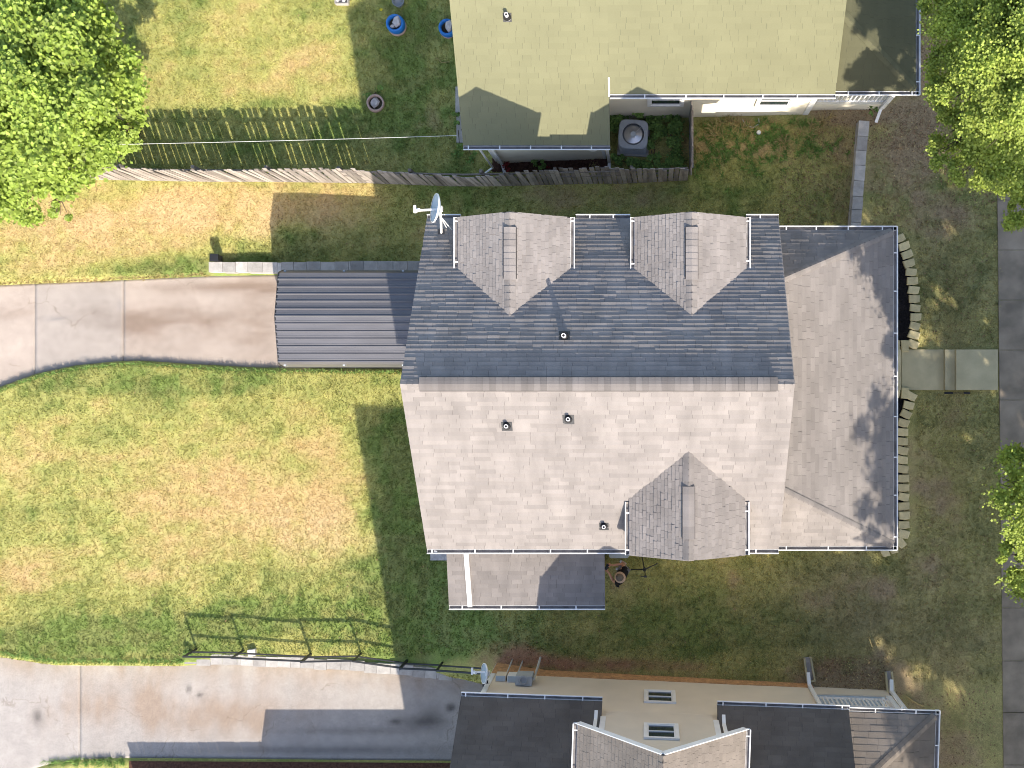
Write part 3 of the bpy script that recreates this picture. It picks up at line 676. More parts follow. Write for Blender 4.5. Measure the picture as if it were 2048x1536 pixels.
# walls
wall = MB(); zb = lambda x, y: zgf(x, y) - .4
wall.prism([(-5.2, -3.84), (2.98, -3.84), (2.98, 3.84), (-5.2, 3.84)], zb, ZE - .02)
for x in (-5.2, 2.88):
    wall._hexa([(x, -3.84, ZE - .02), (x + .1, -3.84, ZE - .02), (x + .1, 3.84, ZE - .02), (x, 3.84, ZE - .02), (x, -.02, zmain(0) - .16), (x + .1, -.02, zmain(0) - .16), (x + .1, .02, zmain(0) - .16), (x, .02, zmain(0) - .16)])
wall.prism([(-5.0, -5.5), (-1.28, -5.5), (-1.28, -3.85), (-5.0, -3.85)], zb, LZ0 - .03)
wall.build('wall', 'siding', house)
for sgn, ds, yw in ((1, DN, 3.78), (-1, DS, -3.86)):
    for xc, hw in ds:
        m = MB(); q = hw - .2; y2 = sgn * 1.9
        m._hexa([(xc - q, min(yw, y2), 4.5), (xc + q, min(yw, y2), 4.5), (xc + q, max(yw, y2), 4.5), (xc - q, max(yw, y2), 4.5), (xc - q, min(yw, y2), ZDE + .02), (xc + q, min(yw, y2), ZDE + .02), (xc + q, max(yw, y2), ZDE + .02), (xc - q, max(yw, y2), ZDE + .02)])
        m._hexa([(xc - q, yw - .04, ZDE), (xc + q, yw - .04, ZDE), (xc + q, yw, ZDE), (xc - q, yw, ZDE), (xc - .02, yw - .04, ZDR - .10), (xc + .02, yw - .04, ZDR - .10), (xc + .02, yw, ZDR - .10), (xc - .02, yw, ZDR - .10)])
        m.build('dormer_wall', 'siding', house)
        window(house, (xc - .4 * sgn * -1 if sgn < 0 else xc + .4, yw + .004 * sgn, 4.72), (-sgn if sgn > 0 else 1, 0, 0), (0, sgn, 0), .8, .85) if sgn > 0 else window(house, (xc - .4, yw - .05, 4.72), (1, 0, 0), (0, -1, 0), .8, .85)
for x in (-3.8, -2.2, -.4): window(house, (x, -3.845, .6) if x > -1 else (x, -5.505, 1.0), (1, 0, 0), (0, -1, 0), .85, 1.15)
for x in (-3.6, -1.2, 1.2): window(house, (x + .85, 3.845, 1.2), (-1, 0, 0), (0, 1, 0), .85, 1.15)
# trim boards under the rakes
for x in (XW + .012, XE - .012):
    for s in (-1, 1): tr = MB(); tr.beam((x, s * (YE - .02), ZE - .15), (x, s * .01, ZR - .15), .022, .15); tr.build('rake_board', 'white', house)
for sgn, ds, yf in ((1, DN, 4.005), (-1, DS, -4.115)):
    for xc, hw in ds:
        for sx in (-1, 1): tr = MB(); tr.beam((xc + sx * hw, yf, ZDE - .12), (xc, yf, ZDR - .12), .022, .13); tr.build('rake_board', 'white', house)
# gutters
gutter(house, (XW, YE + .012, ZE - .01), (-4.66, YE + .012, ZE - .01), (0, 1, 0))
gutter(house, (-1.78, YE + .012, ZE - .01), (-.42, YE + .012, ZE - .01), (0, 1, 0), hang=.6)
gutter(house, (2.48, YE + .012, ZE - .01), (XE, YE + .012, ZE - .01), (0, 1, 0))
gutter(house, (XW, -YE - .012, ZE - .01), (-.43, -YE - .012, ZE - .01), (0, -1, 0), hang=1.0, phase=.13)
gutter(house, (2.37, -YE - .012, ZE - .01), (XE, -YE - .012, ZE - .01), (0, -1, 0))
for xc, hw in DN:
    for sx in (-1, 1): gutter(house, (xc + sx * (hw + .005), 4.02, ZDE - .01), (xc + sx * (hw + .005), 2.78, ZDE - .01), (sx, 0, 0), dep=.105, hang=1.05, phase=.1)
for xc, hw in DS:
    for sx in (-1, 1): gutter(house, (xc + sx * (hw + .005), -4.12, ZDE - .01), (xc + sx * (hw + .005), -2.84, ZDE - .01), (sx, 0, 0), dep=.105, hang=.95, phase=.12)
gutter(house, (LW, LY - .012, LZ0 - .01), (LE, LY - .012, LZ0 - .01), (0, -1, 0), hang=1.0)
gutter(house, (PX + .012, PYS - .115, PZ - .01), (PX + .012, PYN + .115, PZ - .01), (1, 0, 0), hang=1.05)
gutter(house, (3.30, PYN + .012, PZ - .01), (PX + .10, PYN + .012, PZ - .01), (0, 1, 0), hang=.85)
gutter(house, (3.30, PYS - .012, PZ - .01), (PX + .10, PYS - .012, PZ - .01), (0, -1, 0), hang=1.1)
# downspout lying on the lean-to roof
sl_ = (LZ1 - LZ0) / (LY + 3.86)
m = MB(); zz = lambda y: LZ0 + (y - LY) * (LZ1 - LZ0) / (-3.86 - LY) + .045
m.beam((-4.66, -4.2, zz(-4.2)), (-4.61, LY - .03, zz(LY - .03)), .115, .06); m.build('downspout', 'white', house)
downspout(house, [(-5.3, -4.2, ZE - .1), (-5.24, -3.9, ZE - .45), (-5.24, -3.9, -1.0)])
# vents
nN = Vector((0, PM, 1)).normalized(); nS = Vector((0, -PM, 1)).normalized()
def on_main(px, py):
    z = 6.
    for _ in range(15): p = S(px, py, z); z = zmain(p.y)
    return S(px, py, z)
vent_pipe(house, on_main(1129, 672), nN, .30)
for q in ((1014, 852), (1137, 838), (1208, 1052)): vent_pipe(house, on_main(*q), nS, .20, .045)
# porch posts, floor, ceiling
fl = MB(); fl.prism([(3.0, -4.0), (6.2, -4.0), (6.2, 3.8), (3.0, 3.8)], -.3, .40); fl.build('porch_floor', 'path', house)
for y in (-3.85, -1.3, .95, 3.6):
    m = MB(); m.box((6.1, y, 1.75), (.16, .16, 2.7)); m.build('porch_post', 'white', house)
m = MB(); m.box((4.6, -.1, 3.08), (3.3, 8.1, .05)); m.build('porch_ceiling', 'white', house)
m = MB(); m.box((2.995, .2, 1.42), (.05, .95, 2.04)); m.build('door', 'brick', house)
for y in (-2.6, 1.9): window(house, (2.985, y, 1.2), (0, 1, 0), (1, 0, 0), .9, 1.3)
# satellite dish
def dish(loc, parent_lbl, foot, ctr, axis, rad, arm, braces):
    """ctr = dish centre, axis = unit facing direction, foot = mast foot"""
    t = thing('satellite_dish', foot, parent_lbl, 'satellite dish'); ctr = Vector(ctr); ax = Vector(axis).normalized()
    q = ax.to_track_quat('Z', 'Y').to_matrix()
    prof = [(rad * k / 8, .16 * rad * 2 * (k / 8) ** 2 - .10) for k in range(9)]
    m = MB(); m.lathe([(r + 1e-4, z) for r, z in prof] , ctr, 28, q, sx=1.0, sy=1.0); m.lathe([(r + 1e-4, z - .022) for r, z in prof][::-1], ctr, 28, q)
    m.build('reflector', 'dish', t, smooth=True)
    m = MB(); zr_ = prof[-1][1]; m.lathe([(rad - .002, zr_ - .03), (rad + .012, zr_ - .02), (rad + .012, zr_ + .012), (rad - .01, zr_ + .010)], ctr, 28, q); m.build('rim', 'white', t, smooth=True)
    low = ctr - Vector((0, 0, 1)) * rad * .55 + ax * -.02; end = Vector(arm)
    m = MB(); m.beam(low, end, .045, .06); m.build('feed_arm', 'white', t)
    m = MB(); d = (ctr - end).normalized(); m.tube([end - Vector((0, 0, .02)), end + d * .10 + Vector((0, 0, .05))], [.05, .04], 10); m.box(tuple(end + Vector((-.02, .03, .02))), (.05, .18, .09)); m.build('feed_horn', 'white', t)
    back = ctr - ax * .12; m = MB(); m.tube([Vector(foot), Vector(foot) * .35 + back * .65 - Vector((0, 0, .05)), back], .03, 8); m.box(tuple(back), (.12, .12, .16)); m.build('mast', 'white', t)
    for b in braces:
        m = MB(); m.tube([Vector(foot) * .3 + back * .7, Vector(b)], .013, 6); m.build('brace', 'white', t)
    f = MB(); f.box(tuple(Vector(foot) + Vector((0, 0, .012))), (.16, .18, .02)); f.build('foot_plate', 'dark_metal', t)
    return t
fz = lambda p: zmain(p.y)
ft = on_main(883, 466); br = on_main(904, 460)
c0 = S(870, 416, 5.55); dish(None, 'white satellite dish on the corner of the taupe roof beside the dormer gutter', ft + Vector((0, 0, .02)), c0, (-.89, .10, .45), .34, S(832, 421, 5.35), [br + Vector((0, 0, .02)), on_main(893, 455) + Vector((0, 0, .02))])

# =================================================================== UPPER HOUSE (sage roof)
UQ = .60; UE, UYE = 3.0, 7.66; UXW, UXE = -4.98, 4.97
zu = lambda y: UE + UQ * (y - UYE)
uh = thing('house', (0, 12, -.5), 'cream sided house with pale sage green shingle roof', 'house')
R2 = Roof(uh, 'shingle_green', .150, (.005, .010), tones=(.97, 1.03), widths=(.22, .30, .40, .50))
WYE = 6.47
R2.plane([(UXW, WYE, zu(WYE)), (-1.0, WYE, zu(WYE)), (-1.0, 12.0, zu(12.0)), (UXW, 12.0, zu(12.0))], (1, 0, 0))
R2.plane([(-1.0, UYE, UE), (UXE, UYE, UE), (UXE + .14, 12.0, zu(12.0)), (-1.0, 12.0, zu(12.0))], (1, 0, 0))
R2.plane([(UXE + .14, 16.4, zu(7.6)), (UXW, 16.4, zu(7.6)), (UXW, 12.0, zu(12.0)), (UXE + .14, 12.0, zu(12.0))], (1, 0, 0))
UPX, UPY, UPZ = 7.17, 7.83, 2.70
hx, hy, hz_ = 4.95, 9.30, 4.0
R2.plane([(4.95, UPY, UPZ), (UPX, UPY, UPZ), (hx, hy + .15, hz_)], (1, 0, 0), tone=.50)  # porch planes and hip caps toned dark in place of tree shade
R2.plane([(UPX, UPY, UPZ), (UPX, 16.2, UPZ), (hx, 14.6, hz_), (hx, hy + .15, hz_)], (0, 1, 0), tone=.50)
R2.finish()
a_, b_ = (UPX - .02, UPY + .02, UPZ + .01), (hx, hy + .15, hz_ + .005)
ridge_caps(uh, 'shingle_green', a_, b_, inplane([(UPX, UPY, UPZ), (UPX, 16.2, UPZ), (hx, 14.6, hz_)], a_, b_), inplane([(4.95, UPY, UPZ), (UPX, UPY, UPZ), (hx, hy + .15, hz_)], a_, b_), half=.13, lift=.010, step=.15, name='hip_caps', tones=(.50, .58))
w2 = MB(); 
w2.prism([(-4.58, 7.95), (4.72, 7.95), (4.72, 16.0), (-4.58, 16.0)], zb, UE + .1)
w2.prism([(-4.58, 6.77), (-1.23, 6.77), (-1.23, 7.94), (-4.58, 7.94)], zb, zu(6.72) - .08)
for x in (-4.58, 4.62):
    w2._hexa([(x, 7.95, UE + .1), (x + .1, 7.95, UE + .1), (x + .1, 16.0, UE + .1), (x, 16.0, UE + .1), (x, 11.98, zu(12) - .2), (x + .1, 11.98, zu(12) - .2), (x + .1, 12.02, zu(12) - .2), (x, 12.02, zu(12) - .2)])
w2.build('wall', 'siding_cream', uh)
gutter(uh, (UXW, WYE - .012, zu(WYE) - .01), (-1.0, WYE - .012, zu(WYE) - .01), (0, -1, 0), hang=.82, phase=.14)
gutter(uh, (-.98, UYE - .012, UE - .01), (UXE + .01, UYE - .012, UE - .01), (0, -1, 0), hang=1.0, phase=.92)
gutter(uh, (5.02, UPY - .012, UPZ - .01), (UPX + .10, UPY - .012, UPZ - .01), (0, -1, 0), hang=.8)
gutter(uh, (UPX + .012, UPY - .115, UPZ - .01), (UPX + .012, 16.2, UPZ - .01), (1, 0, 0), hang=1.3)
m = MB(); m.beam((-1.0, 7.60, zu(7.6) + .015), (-1.0, 8.02, zu(8.02) + .015), .045, .03); m.build('step_flashing', 'white', uh)
window(uh, (.10, 7.932, 1.0), (1, 0, 0), (0, -1, 0), .85, 1.05); window(uh, (3.15, 7.932, .9), (1, 0, 0), (0, -1, 0), .85, 1.05)
for c_, d_ in (((4.66, 7.935, 1.2), (.16, .03, 3.4)), ((-1.27, 6.76, .8), (.10, .03, 2.9)), ((-4.55, 6.76, .6), (.10, .03, 3.2))): cb = MB(); cb.box(c_, d_); cb.build('corner_board', 'white', uh)
downspout(uh, [(-4.48, 6.45, 2.15), (-4.42, 6.70, 1.95), (-4.42, 6.70, -1.25), (-4.36, 6.45, -1.38)])
downspout(uh, [(-1.10, 6.42, 2.15), (-1.12, 6.60, 1.9), (-1.13, 6.62, -.55), (-1.13, 6.25, -.68)])
m = MB(); m.tube([(-4.72, 6.62, 2.0), (-4.72, 6.62, -1.3), (-5.05, 6.42, -1.42)], .03, 8); m.build('drain_pipe', 'white', uh)
m = MB(); m.lathe([(.12, 0), (.12, .14), (.09, .17), (.001, .17)], (-1.52, 6.72, 1.25), 16, Matrix.Rotation(math.pi / 2, 3, 'X')); m.build('electric_meter', 'white', uh)
m = MB(); m.box((-3.0, 6.74, 1.2), (.20, .06, .26)); m.build('wall_vent', 'white', uh)
vent_pipe(uh, (-3.55, S(1003, 36, 3.95).y, zu(S(1003, 36, 3.95).y)), (0, -UQ, 1), .24, .05)
# front porch of the upper house: skirt, railing, post, downspout
m = MB(); m.prism([(4.76, 8.05), (6.95, 8.05), (6.95, 15.6), (4.76, 15.6)], -.5, .55); m.build('porch_floor', 'siding_cream', uh)
rl = MB(); rl.beam((4.80, 8.1, 1.45), (6.85, 8.1, 1.45), .06, .05); rl.beam((4.80, 8.1, .70), (6.85, 8.1, .70), .05, .04); rl.build('railing', 'white', uh)
for k in range(16):
    m = MB(); x = 4.9 + k * .125; m.box((x, 8.1, 1.07), (.035, .035, .72)); m.build('baluster', 'white', uh)
m = MB(); m.box((6.88, 8.12, 1.6), (.14, .14, 2.2)); m.build('porch_post', 'white', uh)
downspout(uh, [(6.62, 7.74, 2.56), (6.78, 7.98, 2.2), (6.80, 8.0, .25), (6.72, 7.70, .02)])
m = MB()
for a, b in (((912, 175), (919, 226)), ((914, 230), (921, 286))):
    p, q = G(*a), G(*b); m.prism([(p.x, q.y), (q.x + .5, q.y), (p.x + .6, p.y), (p.x, p.y)], -2.3, p.z + .10)
m.build('walk_slab', 'block', label='short concrete strip beside the west wall of the sage roofed house', cat='concrete strip')

# =================================================================== LOWER HOUSE (brown roof, rotated 2 degrees)
TH = -.0348; O_ = Vector((0, -8.255, 0))
def TL(p):
    p = Vector(p); return Vector((p.x * math.cos(TH) - p.y * math.sin(TH), O_.y + p.x * math.sin(TH) + p.y * math.cos(TH), p.z))
dTL = lambda d: TL(d) - TL((0, 0, 0))
lh = thing('house', (0, -13, -.6), 'beige sided house with brown shingle roof and tall two window gable wall', 'house')
R3 = Roof(lh, 'shingle_dark', .130, (.005, .011), tones=(.94, 1.06), T=TL, widths=(.30, .36, .36, .44))
PL = .92; LZE = 3.15; LR = -5.1; zl = lambda y: LZE + PL * (-.115 - y)
R3.plane([(-1.17, -.115, LZE), (-4.88, -.115, LZE), (-4.88, LR, zl(LR)), (-1.17, LR, zl(LR))], (1, 0, 0), tone=.62)  # north slopes toned darker to stand in for their shade
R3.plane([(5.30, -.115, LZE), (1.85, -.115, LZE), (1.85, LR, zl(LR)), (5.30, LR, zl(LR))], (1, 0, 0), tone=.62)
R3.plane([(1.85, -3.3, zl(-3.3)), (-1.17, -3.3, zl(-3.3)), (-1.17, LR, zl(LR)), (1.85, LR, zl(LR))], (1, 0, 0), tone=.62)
R3.plane([(-4.88, -10.0, zl(-.2)), (5.30, -10.0, zl(-.2)), (5.30, LR, zl(LR)), (-4.88, LR, zl(LR))], (1, 0, 0))
gx_, gh, gze, gza, gy = .345, 1.98, 5.93, 7.75, .20
for sx in (-1, 1):
    p = [(gx_ + sx * gh, gy, gze), (gx_, gy, gza), (gx_, LR, gza), (gx_ + sx * gh, -3.14, gze)]
    if sx > 0: p = p[::-1]
    R3.plane(p[::-1], (0, 1, 0), e=.115, tone=1.08, widths=(.16, .19, .22))
R3.plane([(7.66, -.25, 2.9), (5.1, -.25, 2.9), (5.1, -2.25, 3.85)], (1, 0, 0), tone=1.12, e=.165)
R3.plane([(7.66, -9.9, 2.9), (7.66, -.25, 2.9), (5.1, -2.25, 3.85), (5.1, -7.9, 3.85)], (0, 1, 0), tone=.8, e=.165)
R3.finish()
a_, b_ = TL((7.64, -.27, 2.91)), TL((5.12, -2.24, 3.855))
ridge_caps(lh, 'shingle_dark', a_, b_, inplane([TL((7.66, -9.9, 2.9)), TL((7.66, -.25, 2.9)), TL((5.1, -2.25, 3.85))], a_, b_), inplane([TL((7.66, -.25, 2.9)), TL((5.1, -.25, 2.9)), TL((5.1, -2.25, 3.85))], a_, b_), half=.12, lift=.010, step=.16, name='hip_caps', tones=(.85, 1.0))
ridge_caps(lh, 'shingle_dark', TL((gx_, gy - .02, gza)), TL((gx_, -2.2, gza)), dTL((-1, 0, -.92)), dTL((1, 0, -.92)), half=.13, lift=.01, step=.15, tones=(1.0, 1.2))
wl = MB(); WY = -.42
q = [TL((-4.55, -9.7, 0)), TL((4.85, -9.7, 0)), TL((4.85, WY, 0)), TL((-4.55, WY, 0))]
wl.prism([(p.x, p.y) for p in q], zb, LZE - .02)
wl._hexa([TL(p) for p in ((-1.17, -2.9, LZE - .1), (1.85, -2.9, LZE - .1), (1.85, WY + .002, LZE - .1), (-1.17, WY + .002, LZE - .1), (-1.17, -2.9, gze + .25), (1.85, -2.9, gze + .25), (1.85, WY + .002, gze + .25), (-1.17, WY + .002, gze + .25))])
wl._hexa([TL(p) for p in ((-1.17, WY - .1, gze + .25), (1.85, WY - .1, gze + .25), (1.85, WY + .002, gze + .25), (-1.17, WY + .002, gze + .25), (gx_ - .02, WY - .1, gza - .12), (gx_ + .02, WY - .1, gza - .12), (gx_ + .02, WY + .002, gza - .12), (gx_ - .02, WY + .002, gza - .12))])
for x in (-4.55, 4.75):
    wl._hexa([TL(p) for p in ((x, -9.7, LZE - .02), (x + .1, -9.7, LZE - .02), (x + .1, WY, LZE - .02), (x, WY, LZE - .02), (x, LR - .02, zl(LR) - .2), (x + .1, LR - .02, zl(LR) - .2), (x + .1, LR + .02, zl(LR) - .2), (x, LR + .02, zl(LR) - .2))])
wl.build('wall', 'siding', lh)
fb = MB()
for k in range(30):
    x0 = -4.56 + k * 9.42 / 30; x1 = x0 + 9.42 / 30; a = TL((x0, WY, 0)); b = TL((x1, WY, 0)); c = TL((x1, WY + .035, 0)); d = TL((x0, WY + .035, 0))
    za, zb2 = zgf(d.x, d.y), zgf(c.x, c.y)
    fb._hexa([(a.x, a.y, za - .4), (b.x, b.y, zb2 - .4), (c.x, c.y, zb2 - .4), (d.x, d.y, za - .4), (a.x, a.y, -.02 + k * .01), (b.x, b.y, -.01 + k * .01), (c.x, c.y, -.01 + k * .01), (d.x, d.y, -.02 + k * .01)])
fb.build('foundation', 'brick', lh)
gap = lambda z: (gza - .14 - z) / .92
laps(lh, lambda z: -4.44, lambda z: 4.78, WY, -.10, LZE - .1, 'siding', TL, 1)
laps(lh, lambda z: max(-1.06, gx_ - gap(z)), lambda z: min(1.74, gx_ + gap(z)), WY + .002, LZE - .1, gza - .2, 'siding', TL, 1)
laps(uh, lambda z: -1.2, lambda z: 4.58, 7.95, -.5, UE - .1, 'siding_cream', sy=-1)
laps(uh, lambda z: -4.5, lambda z: -1.30, 6.77, -.9, 2.3, 'siding_cream', sy=-1)
for z0 in (1.22, 4.06): window(lh, TL((.72, WY + .016, z0)), dTL((-1, 0, 0)), dTL((0, 1, 0)), .70, .92)
for x, z0, z1 in ((-1.12, 3.5, 6.1), (1.80, 3.5, 6.1), (-4.50, -1.2, 3.1)):
    cb = MB(); cb._hexa([TL((x + a, WY + b, c)) for c in (z0, z1) for a, b in ((-.07, -.02), (.07, -.02), (.07, .03), (-.07, .03))]); cb.build('corner_board', 'white', lh)
for sx in (-1, 1): rb = MB(); rb.beam(TL((gx_ + sx * gh, gy + .012, gze - .06)), TL((gx_, gy + .012, gza - .06)), .022, .17); rb.build('rake_board', 'white', lh)
for x in (-4.87, 5.29): rb = MB(); rb.beam(TL((x, -.13, LZE - .14)), TL((x, LR, zl(LR) - .14)), .022, .15); rb.build('rake_board', 'white', lh)
gutter(lh, TL((-4.88, -.112, LZE - .01)), TL((-1.17, -.112, LZE - .01)), dTL((0, 1, 0)), hang=1.05, phase=.12)
gutter(lh, TL((1.85, -.112, LZE - .01)), TL((5.33, -.112, LZE - .01)), dTL((0, 1, 0)), hang=1.05, phase=.15)
gutter(lh, TL((5.36, -.235, 2.89)), TL((7.78, -.235, 2.89)), dTL((0, 1, 0)), hang=1.0, phase=.7)
gutter(lh, TL((7.672, -9.9, 2.89)), TL((7.672, -.13, 2.89)), dTL((1, 0, 0)), hang=1.2)
for sx in (-1, 1): gutter(lh, TL((gx_ + sx * (gh + .005), gy, gze - .01)), TL((gx_ + sx * (gh + .005), -2.9, gze - .01)), dTL((sx, 0, 0)), hang=1.0, phase=.15)
downspout(lh, [TL((-1.52, gy - .15, 5.8)), TL((-1.30, WY + .08, 5.45)), TL((-1.30, WY + .06, 3.9)), TL((-1.30, WY + .2, 3.7))])
downspout(lh, [TL((2.22, gy - .15, 5.8)), TL((1.98, WY + .08, 5.45)), TL((1.98, WY + .06, 3.9)), TL((1.98, WY + .2, 3.7))])
downspout(lh, [TL((4.90, -.06, 3.02)), TL((4.74, WY + .08, 2.7)), TL((4.74, WY + .07, .22)), TL((4.72, -.05, .08))], .10)
downspout(lh, [TL((6.80, -.16, 2.78)), TL((7.08, -.40, 2.45)), TL((7.12, -.42, .30)), TL((7.14, -.16, .14))], .10)
m = MB(); m._hexa([TL((a, b, c)) for c in (-.3, .62) for a, b in ((4.87, -8.5), (7.02, -8.5), (7.02, -.47), (4.87, -.47))]); m.build('porch_floor', 'siding', lh)
m = MB(); m._hexa([TL((a, b, c)) for c in (.625, .65) for a, b in ((4.87, -1.2), (6.85, -1.2), (6.85, -.50), (4.87, -.50))]); m.build('porch_step', 'dish', lh)
rl = MB(); rl.beam(TL((4.95, -.52, 1.55)), TL((6.9, -.52, 1.55)), .06, .05); rl.beam(TL((4.95, -.52, .80)), TL((6.9, -.52, .80)), .05, .04); rl.build('railing', 'white', lh)
for k in range(15):
    m = MB(); p = TL((5.02 + k * .125, -.52, 1.17)); m.box(tuple(p), (.035, .035, .72), TH); m.build('baluster', 'white', lh)
m = MB(); m.box(tuple(TL((6.95, -.52, 1.75))), (.15, .15, 2.2), TH); m.build('porch_post', 'white', lh)
# wall-mounted boxes
t = thing('air_handler', TL((-3.45, WY + .15, .9)), 'grey wall box with round vent mounted on the beige gable wall', 'utility box')
p = TL((-3.48, WY + .17, .85)); m = MB(); m.box(tuple(p), (.46, .26, .55), TH); m.build('cabinet', 'grey_metal', t)
m = MB(); m.lathe([(.13, 0), (.13, .05), (.09, .06), (.08, .02), (.001, .02)], p + Vector((.0, .03, .275)), 16); m.build('vent_ring', 'ac', t)
m = MB()
for k in range(4): m.box(tuple(p + Vector((-.15 + k * .1, -.135, .1))), (.05, .02, .2), TH)
m.build('slot', 'ac_dark', t)
m = MB(); m.tube([p + Vector((.27, .0, .1)), p + Vector((.27, .05, -.9)), p + Vector((.30, .2, -1.5))], .035, 8); m.build('conduit', 'cable', t)
for k, (x, lb) in enumerate(((-4.18, 'larger beige meter box on the beige wall beside the corner satellite dish'), (-3.86, 'pale meter box on the beige wall between dish and grey box'))):
    t = thing('meter_box', TL((x, WY + .1, .6)), lb, 'meter box', 'meter boxes on the beige wall'); p = TL((x, WY + .10, .55))
    m = MB(); m.box(tuple(p), (.30 - .04 * k, .18, .42), TH); m.build('cabinet', 'siding' if k == 0 else 'white', t)
    m = MB(); m.box(tuple(p + Vector((0, .012, .215))), (.26 - .04 * k, .15, .012), TH); m.build('lid', 'dish', t)
    m = MB(); m.tube([p + Vector((.12, .03, -.2)), p + Vector((.12, .10, -1.6))], .022, 6); m.build('conduit', 'cable', t)
fz_ = TL((-4.62, -.30, 1.35)); dish(None, 'white satellite dish on the lower house corner above the driveway wall', TL((-4.57, WY + .03, 1.0)), S(967, 1347, 1.55), (-.9, .10, .43), .27, S(946, 1344, 1.45), [TL((-4.57, WY + .03, .75))])

# =================================================================== CARPORTS
def carport(root, x0, x1, yc, hw=1.32, zr=.15, zbend=-.14, drop=.46, zfloor=ZD1, step=.209):
    P = [(-hw - .14, zbend - drop), (-hw - .05, zbend - .10), (-hw, zbend), (0, zr), (hw, zbend), (hw + .05, zbend - .10), (hw + .14, zbend - drop)]
    def prof(s):
        # s from -1..1 across the two slopes
        y = s * hw; return (y, zr + (zbend - zr) * abs(s))
    n = int(2 * hw / step); off = origin_of(root)
    for k in range(n):
        s0, s1 = -1 + 2 * k / n, -1 + 2 * (k + 1) / n; y0, z0 = prof(s0); y1, z1 = prof(s1); m = MB()
        d = Vector((0, y1 - y0, z1 - z0)); L = d.length; d.normalize(); nn = Vector((0, -d.z, d.y))
        pr = [(0, 0), (.018, .030), (.050, .030), (.068, 0), (L * .5 - .02, 0), (L * .5 - .01, .006), (L * .5 + .01, .006), (L * .5 + .02, 0), (L, 0)]
        A = [Vector((x0, yc + y0, z0)) + d * a + nn * b for a, b in pr]; Bq = [p + Vector((x1 - x0, 0, 0)) for p in A]
        for j in range(len(pr) - 1): m.face([A[j], Bq[j], Bq[j + 1], A[j + 1]])
        m.face([p - nn * .006 for p in (A[0], A[-1], Bq[-1], Bq[0])])
        m.build('roof_panel', 'metal_roof', root)
    rc = MB(); rc._hexa([(x0, yc - .09, zr - .008), (x1, yc - .09, zr - .008), (x1, yc + .09, zr - .008), (x0, yc + .09, zr - .008), (x0, yc - .02, zr + .020), (x1, yc - .02, zr + .020), (x1, yc + .02, zr + .020), (x0, yc + .02, zr + .020)]); 
    for sg in (-1, 1):
        m = MB(); e = [(yc + sg * a, b) for a, b in ((hw, zbend), (hw + .05, zbend - .08), (hw + .13, zbend - drop))]
        for (ya, za), (yb_, zb_) in zip(e[:-1], e[1:]): m._hexa([(x0, ya, za - .01), (x1, ya, za - .01), (x1, yb_, zb_ - .01), (x0, yb_, zb_ - .01), (x0, ya, za), (x1, ya, za), (x1, yb_, zb_), (x0, yb_, zb_)])
        m.build('side_panel', 'metal_roof', root)
        for k in range(4):
            x = x0 + .15 + (x1 - x0 - .4) * k / 3; m = MB(); m.box((x, yc + sg * (hw + .07), (zbend - .1 + zfloor) / 2), (.06, .06, zbend - .1 - zfloor)); m.build('post', 'grey_metal', root)
        m = MB(); m.beam((x0 + .1, yc + sg * (hw + .07), zfloor + .03), (x1, yc + sg * (hw + .07), zfloor + .03), .06, .06); m.build('base_rail', 'grey_metal', root)
    for k in range(4):
        x = x0 + .15 + (x1 - x0 - .4) * k / 3; m = MB()
        for sg in (-1, 1): m.beam((x, yc, zr - .05), (x, yc + sg * hw, zbend - .05), .05, .05)
        m.build('rafter', 'grey_metal', root)
    tm = MB(); q = [(yc + a, b) for a, b in P]
    for (ya, za), (yb_, zb_) in zip(q[:-1], q[1:]): tm.beam((x0 + .006, ya, za - .01), (x0 + .006, yb_, zb_ - .01), .02, .05, up=(1, 0, 0))
    tm.build('end_trim', 'dark_metal', root)
cp = thing('carport', (-8, 1.95, ZD1), 'ribbed taupe metal carport over the driveway against the house', 'carport')
carport(cp, -10.86, -5.22, 1.95)
cp2 = thing('carport', (-9, -14.2, ZD2), 'metal carport at the south side of the lower driveway', 'carport')
carport(cp2, -11.1, -4.6, -15.05, zr=.15, zfloor=-2.7)
m = MB()
for k in range(32): m.box((-11.1 - k * .15, -14.0 + random.uniform(-.01, .01), -1.75), (.138, .03, 1.95))
m.build('fence', 'wood', label='plank fence south of the lower driveway', cat='fence')

# =================================================================== WALLS AND FENCES
def block_wall(label, pts, ztop, zbot, lengths, depth, jit=.012, seed=3, m='block', course=.20, name='retaining_wall'):
    """pts: centre line; ztop(x,y), zbot(x,y)"""
    r = random.Random(seed); a0 = Vector((pts[0][0], pts[0][1], 0)); root = thing(name, (a0.x, a0.y, zbot(a0.x, a0.y)), label, 'retaining wall')
    seg = [(Vector((*p, 0)), Vector((*q, 0))) for p, q in zip(pts[:-1], pts[1:])]
    for a, b in seg:
        d = b - a; L = d.length; d.normalize(); ang = math.atan2(d.y, d.x); x = 0
        while x < L - .05:
            l = min(r.uniform(*lengths), L - x); c = a + d * (x + l / 2); zt = ztop(c.x, c.y); zb_ = zbot(c.x, c.y); k = 0
            while zt - k * course > zb_ and k < 5:
                mm = MB(); j = r.uniform(-jit, jit); sh = (l * .5 if k % 2 else 0)
                mm.box((c.x - d.y * j + d.x * sh * .0, c.y + d.x * j, zt - k * course - course / 2 + r.uniform(-.006, .006)), (l - .012, depth, course - .006), ang + r.uniform(-.012, .012), r.uniform(.80, 1.15))
                mm.build('block', m, root); k += 1
            x += l
    return root
wn = [S(416, 534, -2.1), S(560, 534, -2.0), S(700, 532, -1.95), S(850, 531, -1.9)]
block_wall('grey block retaining wall along the north edge of the driveway beside the carport', [(p.x, p.y) for p in wn], lambda x, y: np.interp(x, [-13, -7], [-2.14, -1.98]), lambda x, y: ZD1 - .02, (.38, .48), .32, seed=5)
